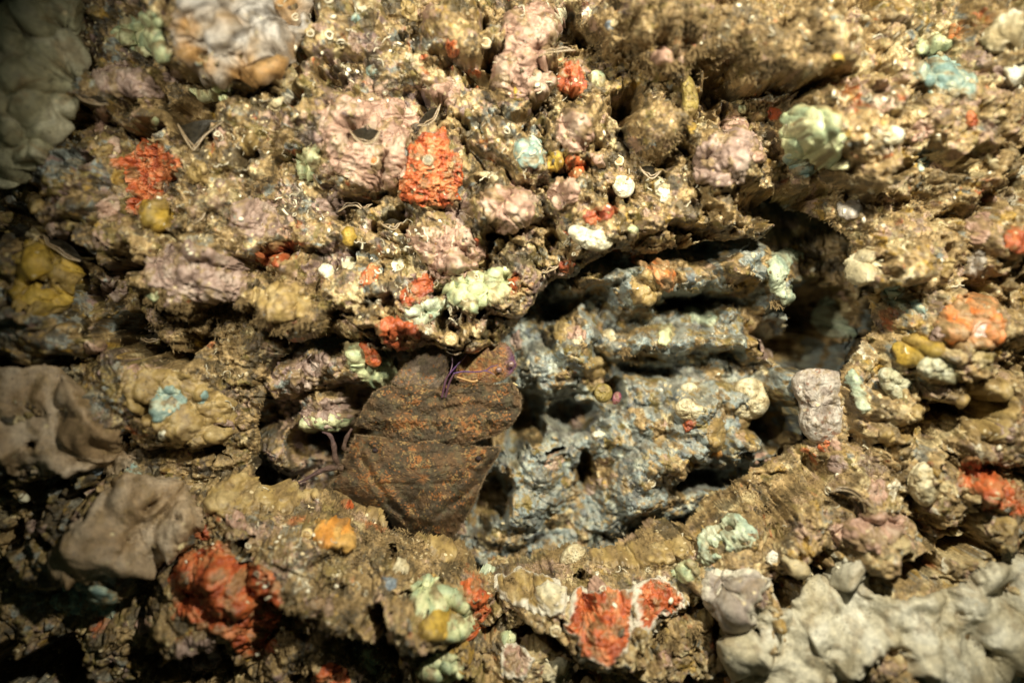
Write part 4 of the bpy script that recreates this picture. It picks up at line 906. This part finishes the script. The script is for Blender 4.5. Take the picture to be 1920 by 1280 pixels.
cup(1160,300,9,4,'small ringed cup left of the tan knob','cup_coral','coral',(0.60,0.50,0.32),(0.35,0.24,0.12))
cup(1128,435,7,3,'tiny cup on the blue rock below the cream sponge','cup_coral','coral',(0.45,0.38,0.28),(0.3,0.2,0.12))
cup(1220,905,8,4,'tiny pale cup on the blue rock near the ledge','cup_coral','coral',(0.55,0.50,0.38),(0.35,0.27,0.15))
cup(575,1000,9,5,'cream ring on the ledge left of the amber lump','cup_coral','coral',(0.66,0.50,0.25),(0.4,0.26,0.1))

# ---------------------------------------------------------------- hydroid tufts and turf
def tuft_mesh(i):
    r = random.Random(i+90); parts = []
    for s in range(16):
        a = r.uniform(0, 6.28); sp2 = r.uniform(0.2, 1.1); Lh = r.uniform(9, 20)
        p0 = np.array((r.uniform(-9, 9), r.uniform(-4, 4), -1.0)); d = np.array((math.cos(a)*sp2, math.sin(a)*sp2*0.8+0.45, 0.9)); d /= np.linalg.norm(d)
        pts = [p0+d*Lh*t+np.array((r.uniform(-1, 1), r.uniform(-1, 1)+1.2*t*t*3, 0)) for t in np.linspace(0, 1, 5)]
        parts.append(tube(np.array(pts), np.linspace(0.85, 0.35, 5), 4))
        for b in range(3):
            q0 = pts[1+b]; d2 = d+np.array((r.uniform(-1, 1), r.uniform(-1, 1), r.uniform(-0.3, 0.6))); d2 /= np.linalg.norm(d2)
            parts.append(tube(np.array([q0, q0+d2*2.5, q0+d2*r.uniform(4, 7)]), np.array((0.6, 0.5, 0.35)), 3))
    v, f = join([p for p in parts if p[1].shape[1] == 4])
    c = np.tile(np.array((0.26, 0.18, 0.085), f32), (len(v), 1))*(0.6+0.7*np.random.RandomState(i).rand(len(v), 1)); v = v*S
    return mesh_raw('hydroid_tuft', np.stack([v[:, 0], -v[:, 2], -v[:, 1]], 1), f, c, M['turf'])
TM = [tuft_mesh(i) for i in range(4)]
tufts = [(1185,85,'the top'),(1205,105,'the top'),(1225,120,'the top'),(1245,128,'the top'),(1262,120,'the top'),(1290,110,'the top'),(1315,95,'the top'),(1340,110,'the top'),(1375,125,'the top'),(1400,140,'the top'),
 (330,570,'left'),(360,578,'left'),(390,580,'left'),(420,576,'left'),(450,570,'left'),(300,560,'left'),(270,560,'left'),(500,600,'dome'),(525,612,'dome'),(550,614,'dome'),(575,605,'dome'),
 (1455,560,'chasm'),(1480,585,'chasm'),(1505,590,'chasm'),(1455,975,'ledge'),(1440,950,'ledge'),(1470,985,'ledge'),(560,1200,'bottom'),(590,1190,'bottom'),(530,1215,'bottom'),(620,1215,'bottom'),
 (720,1220,'bottom'),(745,1235,'bottom'),(690,1010,'rim'),(760,995,'rim'),(860,1068,'rim'),(960,1085,'rim'),(1250,1190,'bottom'),(1270,1200,'bottom'),(1300,1185,'bottom'),(1180,660,'branch'),(1195,672,'branch')]
place = {'the top':'fringing the brown turf at the top','left':'hanging under the broad mauve knob at left','dome':'under the fuzzy dome left of the crevice','chasm':'inside the dark chasm at right','ledge':'on the right ledge beside the perforated sponge',
 'bottom':'among the sponges along the bottom','rim':'along the lower rim under the lobster','branch':'under the blue branch in the crevice'}
for x, y, z in tufts:
    for _ in range(2):
        x_, y_ = x+R_.uniform(-10, 10), y+R_.uniform(-7, 7); hit = front(x_, y_)
        if hit is None: continue
        o = add_obj('hydroid_tuft', R_.choice(TM)); o.location = W(hit[0]); o.rotation_euler = (R_.uniform(-0.3, 0.3), R_.uniform(-0.5, 0.5), R_.uniform(-0.5, 0.5)); o.scale = (R_.uniform(0.7, 1.2),)*3
        tag(o, 'small brown branching tuft by the '+' '.join(near_name(x_, y_).split(' ')[:10]), 'hydroid', 'brown hydroid tufts on the rock')

# turf: a short felt nobody could count
r = np.random.RandomState(5)
dens = [(1300,70,230,90,5200),(1500,110,150,80,2200),(380,585,130,40,1800),(540,580,80,50,1400),(700,1020,160,60,2200),(1200,1050,180,40,1600),(560,1150,130,90,2200),(1560,920,170,60,1700),
        (300,720,150,90,1500),(1250,250,60,60,700),(1700,420,200,120,1800),(500,940,150,50,1000),(1000,1090,120,50,900),(1850,780,90,90,700),(250,180,90,50,500),(420,400,120,80,1200),(1300,600,160,60,600)]
bl, bc = [], []
for (x, y, rx, ry, n) in dens:
    pxs = r.randn(n)*rx*0.6+x; pys = r.randn(n)*ry*0.6+y
    for a, b in zip(pxs, pys):
        h = front(a, b)
        if h is None or h[2] >= 0: continue
        p, nn = h[0], h[1]; Lh = 4+6*r.rand(); d = nn+0.7*r.randn(3)+np.array((0, 0.35, 0)); d /= np.linalg.norm(d)
        s_ = np.cross(d, r.randn(3)); s_ /= np.linalg.norm(s_)+1e-9; s2 = np.cross(d, s_); w = 0.7
        m_ = p+d*Lh*0.55+r.randn(3)*0.7; t_ = m_+d*Lh*0.5+r.randn(3)*1.2
        bl.append(np.array([p-nn+s_*w, p-nn-s_*w*0.5+s2*w*0.8, p-nn-s_*w*0.5-s2*w*0.8, m_+s_*w*0.8, m_-s_*w*0.4+s2*w*0.6, m_-s_*w*0.4-s2*w*0.6, t_])); bc.append(np.tile(np.array((0.25, 0.175, 0.085))*(0.5+0.9*r.rand()), (7, 1)))
nb = len(bl); v = np.concatenate(bl); base = np.array([(0,1,4),(0,4,3),(1,2,5),(1,5,4),(2,0,3),(2,3,5),(3,4,6),(4,5,6),(5,3,6)], np.int32)
f = (base[None]+(np.arange(nb)*7)[:, None, None]).reshape(-1, 3)
tag(obj_local('algal_turf', v, f, np.concatenate(bc), M['turf']), 'short brown algal felt over the rock', 'turf', kind='stuff')
print('turf', nb)

# ---------------------------------------------------------------- the slipper lobster
HL = -58.0
lob = bpy.data.objects.new('slipper_lobster', None); COL.objects.link(lob); lob.empty_display_size = 0.02
lob.location = W((*un(800, 900, HL-40), HL-40))
tag(lob, 'brown flat slipper lobster with purple antennules wedged in the crevice', 'lobster')

DK = np.array((0.048, 0.032, 0.016), f32); MD = np.array((0.10, 0.056, 0.025), f32); OR = np.array((0.28, 0.11, 0.03), f32); TN = np.array((0.27, 0.17, 0.065), f32); OLV = np.array((0.085, 0.072, 0.038), f32)
def lob_col(spots, orange=0.25, base=None, seed=0):
    def fn(x, y, r1, r2):
        a = fbm(x, y, 40, 3, 300+seed); c = DK+(MD-DK)*sstep(-0.3, 0.4, a)[..., None]
        if base is not None: c = c*0.35+np.array(base, f32)*0.65
        o = fbm(x, y, 55, 3, 310+seed)
        w = orange*(1.5*sstep(0.05, 0.5, o)+0.22)
        for (sx, sy, srx, sry, am) in spots: w = w+am*np.exp(-((x-sx)/srx)**2-((y-sy)/sry)**2)
        m = sstep(1.0-np.clip(w, 0, 0.95), 1.08-np.clip(w, 0, 0.95), r1*0.9+r2*0.16)[..., None]
        tgt = np.where((r2 > 0.62)[..., None], TN, OR)
        c = c*(1-m*0.75)+tgt*m*0.75
        ol = (sstep(0.1, 0.5, fbm(x, y, 22, 3, 320+seed)))[..., None]*0.5
        return c*(1-ol)+OLV*ol
    return fn
def seg_d(x, y, a, b):
    ex, ey = b[0]-a[0], b[1]-a[1]; t = np.clip(((x-a[0])*ex+(y-a[1])*ey)/(ex*ex+ey*ey), 0, 1); return np.hypot(x-a[0]-ex*t, y-a[1]-ey*t)
# carapace
car = cp([(382,712),(450,716),(530,728),(600,742),(700,750),(830,744),(930,752),(1000,765),(1100,785),(1218,782),(1205,830),(1165,890),(1130,950),(1095,1040),(1045,1150),(985,1250),(890,1360),(770,1380),(650,1320),(520,1220),(370,1130),(228,1010),(285,905),(315,850),(345,780)])
eyeL = cp([(497,806)])[0]; eyeR = cp([(1088,852)])[0]
mid0, mid1 = cp([(820,760)])[0], cp([(800,1280)])[0]
rl = cp([(420,850),(480,960),(545,1050),(600,1130),(690,1220)]); rr2 = cp([(1150,880),(1100,970),(1020,1050),(940,1110),(850,1180)])
def car_h(x, y, r):
    h = HL-4+42*(1-r**2.3)-14*r**6
    d = seg_d(x, y, mid0, mid1); h = h+12*np.exp(-(d/20)**2)+7*fbm(x, y, 50, 3, 500)
    for q in (rl, rr2):
        d = np.minimum.reduce([seg_d(x, y, q[i], q[i+1]) for i in range(len(q)-1)])
        h = h-8*np.exp(-(d/5.5)**2)*(0.7+0.8*fbm(x, y, 30, 2, 515))+4*np.exp(-((d-13)/8)**2)
    fl = np.maximum((rl[0][0]-x)*0.86+(y-rl[0][1])*0.5, (x-rr2[0][0])*0.8+(y-rr2[0][1])*0.6); h = h-0.12*np.clip(fl, 0, 60)
    for e in (eyeL, eyeR): h = h-10*np.exp(-(np.hypot(x-e[0], y-e[1])/9)**2)+6*np.exp(-((np.hypot(x-e[0], y-e[1])-16)/6)**2)
    for gy in (848, 876, 905): h = h-4*np.exp(-((y-gy-0.06*np.abs(x-800)-3*np.sin(x*0.05))/4)**2)*np.exp(-((x-805)/75)**2)
    h = h-0.05*(y-880)-0.22*np.clip(y-930, 0, 200)+22*np.exp(-((y-820)/17)**2)*np.exp(-((x-805)/95)**4)
    return h
sp_car = [(*cp([(830,745)])[0],60,9,0.5),(*cp([(520,800)])[0],10,8,0.8),(*cp([(440,970)])[0],16,20,0.5),(*cp([(1080,850)])[0],10,7,0.7),(*cp([(980,1070)])[0],26,9,0.45),(*cp([(480,740)])[0],20,8,0.4),(*cp([(700,940)])[0],60,25,0.15)]
carap = plate('carapace', car, cp([(770,960)])[0], car_h, lob_col(sp_car, 0.3, None, 1), 40, lob, 92, 370, seed=11)
# eyes
for e in (eyeL, eyeR):
    th = np.linspace(0, np.pi, 10); ph = np.linspace(0, 2*np.pi, 16, endpoint=False); c = un(*e, HL+22)
    v = np.array([(c[0]+6*math.sin(a)*math.cos(b), c[1]+5*math.sin(a)*math.sin(b), HL+16+5*math.cos(a)) for a in th for b in ph])
    f = np.array([(i*16+k, i*16+(k+1) % 16, (i+1)*16+(k+1) % 16, (i+1)*16+k) for i in range(9) for k in range(16)], np.int32)
    o = obj_local('eye', v, f, np.tile(np.array((0.022, 0.012, 0.012), f32), (len(v), 1)), M['lobster'], lob)
# broad antenna bases, left and right of the midline
ap_all = cp([(490,470),(545,440),(590,430),(640,440),(720,420),(790,452),(850,458)]), cp([(835,455),(880,435),(940,430),(1000,425),(1080,408),(1180,425),(1290,418),(1335,500),(1338,560),(1310,620),(1262,676),(1190,722),(1110,742),(1040,770),(980,785),(830,778),(800,600)])
left = ap_all[0]+cp([(880,560),(870,775),(700,775),(590,750),(530,696),(450,680),(378,662),(392,630),(430,560)])
def base_h(sgn, cx):
    def fn(x, y, r):
        h = HL-2+16*(1-r**3)-4*r**8
        d = np.abs(y-(770+12*fbm(x, x*0+3, 70, 2, 6))); h = h-4*np.exp(-(d/6)**2)+4*np.exp(-((y-787)/9)**2)+8*fbm(x, y, 45, 4, 510, 0.6)
        d = np.abs(y-742-14*fbm(x, x*0, 60, 2, 5)); h = h-5*np.exp(-(d/5)**2)*(0.5+fbm(x, y, 60, 2, 511))+3*np.exp(-((d-12)/6)**2)
        return h+8*np.exp(-((x-828)/26)**2)+5*np.exp(-((y-822)/16)**2)*np.exp(-((x-805)/85)**4)
    return fn
sp_l = [(*cp([(733,527)])[0],9,6,1.0),(*cp([(800,460)])[0],9,5,0.9),(*cp([(700,660)])[0],60,12,0.45),(*cp([(760,430)])[0],12,4,0.6)]
sp_r = [(*cp([(1020,525)])[0],10,6,1.0),(*cp([(1040,430)])[0],20,5,0.7),(*cp([(960,660)])[0],70,14,0.4),(*cp([(1200,620)])[0],30,18,0.25)]
plate('antenna_base', left, cp([(650,590)])[0], base_h(-1, 0), lob_col(sp_l, 0.22, None, 2), 22, lob, 66, 280, seed=12, rag=2)
plate('antenna_base', ap_all[1], cp([(1060,590)])[0], base_h(1, 0), lob_col(sp_r, 0.25, None, 3), 22, lob, 66, 280, seed=13, rag=2)
# shovel-shaped end plates of the antennae
pl = cp([(585,415),(640,345),(690,285),(733,232),(775,225),(840,215),(900,240),(920,330),(905,410),(870,460),(780,470),(660,460)])
pr = cp([(950,385),(965,330),(985,280),(1030,230),(1100,200),(1180,180),(1245,190),(1288,240),(1310,320),(1285,365),(1230,405),(1150,430),(1060,430),(980,420)])
plate('antenna_plate', pl, cp([(770,360)])[0], lambda x, y, r: HL-4+9*(1-r**4)+0.10*(700-y), lob_col([], 0.22, (0.17, 0.125, 0.09), 4), 12, lob, 40, 180, seed=14, grain=(3.2, 1.0))
PUR = np.array((0.115, 0.045, 0.11), f32)
def pr_col(x, y, r1, r2):
    c = lob_col([(905,685,40,30,0.75)], 0.45, (0.22, 0.115, 0.06), 5)(x, y, r1, r2)
    e = sstep(942, 962, x+0.12*(y-680)+5*fbm(x, y, 20, 2, 7))[..., None]; c = c*(1-0.85*e)+PUR*0.85*e
    return c
plate('antenna_plate', pr, cp([(1130,310)])[0], lambda x, y, r: HL-8+10*(1-r**4)+0.06*(690-y), pr_col, 12, lob, 44, 190, seed=15, grain=(3.6, 1.2))
# antennules
def whip(name, pts, r0, r1, parent, colour, h=None, mat='horn', n=40, ring=True):
    L3 = np.array([(*un(x, y, HL+z), HL+z) for x, y, z in pts]); P = smooth_path(L3, n)
    rad = np.linspace(r0, r1, n)*(1+(0.16*np.sin(np.arange(n)*2.2) if ring else 0)); v, f = tube(P, rad, 7)
    rr = np.random.RandomState(n); return obj_local(name, v, f, np.tile(np.array(colour, f32), (len(v), 1))*(0.8+0.4*rr.rand(len(v), 1)), M[mat], parent)
A = lambda x, y, z: (*cp([(x, y)])[0], z)
VIO = (0.06, 0.022, 0.085)
s1 = whip('antennule', [A(880,500,12), A(895,430,22), A(905,395,26), A(925,365,30)], 2.7, 1.8, lob, (0.085, 0.04, 0.06), ring=False)
whip('flagellum', [A(925,365,30), A(965,320,32), A(1005,275,32), A(1025,240,31), A(1010,218,30), A(985,212,29)], 1.8, 0.6, s1, VIO)
whip('flagellum', [A(925,365,30), A(938,320,28), A(940,285,24), A(930,262,22)], 1.3, 0.5, s1, (0.09, 0.04, 0.07))
s2 = whip('antennule', [A(900,500,12), A(915,440,22), A(930,400,27), A(950,365,32)], 2.6, 1.8, lob, (0.085, 0.042, 0.06), ring=False)
whip('flagellum', [A(945,366,32), A(1000,355,34), A(1060,357,34), A(1125,350,34), A(1160,328,33), A(1200,317,32)], 1.8, 0.6, s2, VIO)
whip('flagellum', [A(1122,351,34), A(1150,357,33), A(1180,374,32)], 1.4, 0.5, s2, VIO)
whip('palp', [A(965,385,22), A(1010,400,24), A(1055,412,25), A(1085,405,25)], 1.6, 3.0, lob, (0.30, 0.17, 0.06), n=20, ring=False)
whip('spine', [A(1290,422,12), A(1300,428,20), A(1312,434,22)], 2.2, 0.8, lob, (0.5, 0.4, 0.2), n=10, ring=False)
# walking legs on the left
def leg(pts, rads, tip):
    L3 = np.array([(*un(x, y, HL+z), HL+z) for x, y, z in pts]); P = smooth_path(L3, 26)
    rad = np.interp(np.linspace(0, 1, 26), np.linspace(0, 1, len(rads)), rads)*(0.82+0.3*np.abs(np.sin(np.linspace(0, 1, 26)*np.pi*(len(rads)-1)+1.57))); v, f = tube(P, rad, 12)
    u = np.repeat(np.linspace(0, 1, 26), 12)[:, None]; rr = np.random.RandomState(3)
    c = np.array((0.085, 0.05, 0.03))*(1-u*tip*0.7)+np.array((0.075, 0.035, 0.10))*u*tip*0.7
    obj_local('leg', v, f, c*(0.75+0.5*rr.rand(len(v), 1)), M['lobster'], lob)
leg([A(300,900,-10), A(270,850,0), A(262,780,6), A(240,720,8), A(195,700,6)], [5, 5.5, 5, 4, 1], 0.4)
leg([A(310,905,-6), A(240,905,6), A(170,930,10), A(110,965,12), A(60,990,12)], [6, 5.5, 4.5, 3, 1], 0.5)
leg([A(345,800,-8), A(320,790,0), A(335,730,4), A(365,680,6)], [4, 4.5, 4, 2], 0.2)
# air beads caught on the right plate
for x, y, rb in ((1275,312,6.5), (1205,345,6.0)):
    c = cp([(x, y)])[0]; q = un(*c, HL+8); th = np.linspace(0, np.pi, 10); ph = np.linspace(0, 2*np.pi, 18, endpoint=False)
    v = np.array([(q[0]+rb*math.sin(a)*math.cos(b), q[1]+rb*math.sin(a)*math.sin(b), HL+8+rb*0.8*math.cos(a)) for a in th for b in ph])
    f = np.array([(i*18+k, i*18+(k+1) % 18, (i+1)*18+(k+1) % 18, (i+1)*18+k) for i in range(9) for k in range(18)], np.int32)
    o = obj_local('barnacle', v, f, np.tile(np.array((0.15, 0.09, 0.08), f32), (len(v), 1)), M['shell'])
    tag(o, 'tiny glossy round barnacle on the %s of the right antenna plate' % ('outer edge' if x > 1250 else 'middle'), 'barnacle')

# short bristles along the edges of the shell plates
rb = np.random.RandomState(9); bl, bc = [], []
for out_ in (car, left, ap_all[1], pl, pr):
    Q = np.asarray(out_+out_[:1], float); cc_ = np.mean(out_, axis=0)
    for i in range(len(Q)-1):
        L_ = np.linalg.norm(Q[i+1]-Q[i])
        for _ in range(int(L_*1.1)):
            e = Q[i]+(Q[i+1]-Q[i])*rb.rand(); o_ = e-cc_; o_ /= np.linalg.norm(o_); e = e-o_*rb.uniform(0.5, 4)
            h_ = HL+rb.uniform(-2, 6); p = np.array((*un(e[0], e[1], h_), h_)); d = np.array((o_[0]+rb.randn()*0.35, o_[1]+rb.randn()*0.35, 0.5)); Lh = rb.uniform(2.5, 6)
            s_ = np.array((-o_[1], o_[0], 0))*0.45; z_ = np.array((0, 0, 0.4))
            bl.append(np.array([p+s_, p-s_, p+z_, p+d*Lh])); bc.append(np.tile(np.array((0.16, 0.11, 0.06))*(0.5+0.8*rb.rand()), (4, 1)))
f = (np.array([(0, 1, 3), (1, 2, 3), (2, 0, 3)], np.int32)[None]+(np.arange(len(bl))*4)[:, None, None]).reshape(-1, 3)
tag(obj_local('bristles', np.concatenate(bl), f, np.concatenate(bc), M['turf'], lob), kind='stuff')
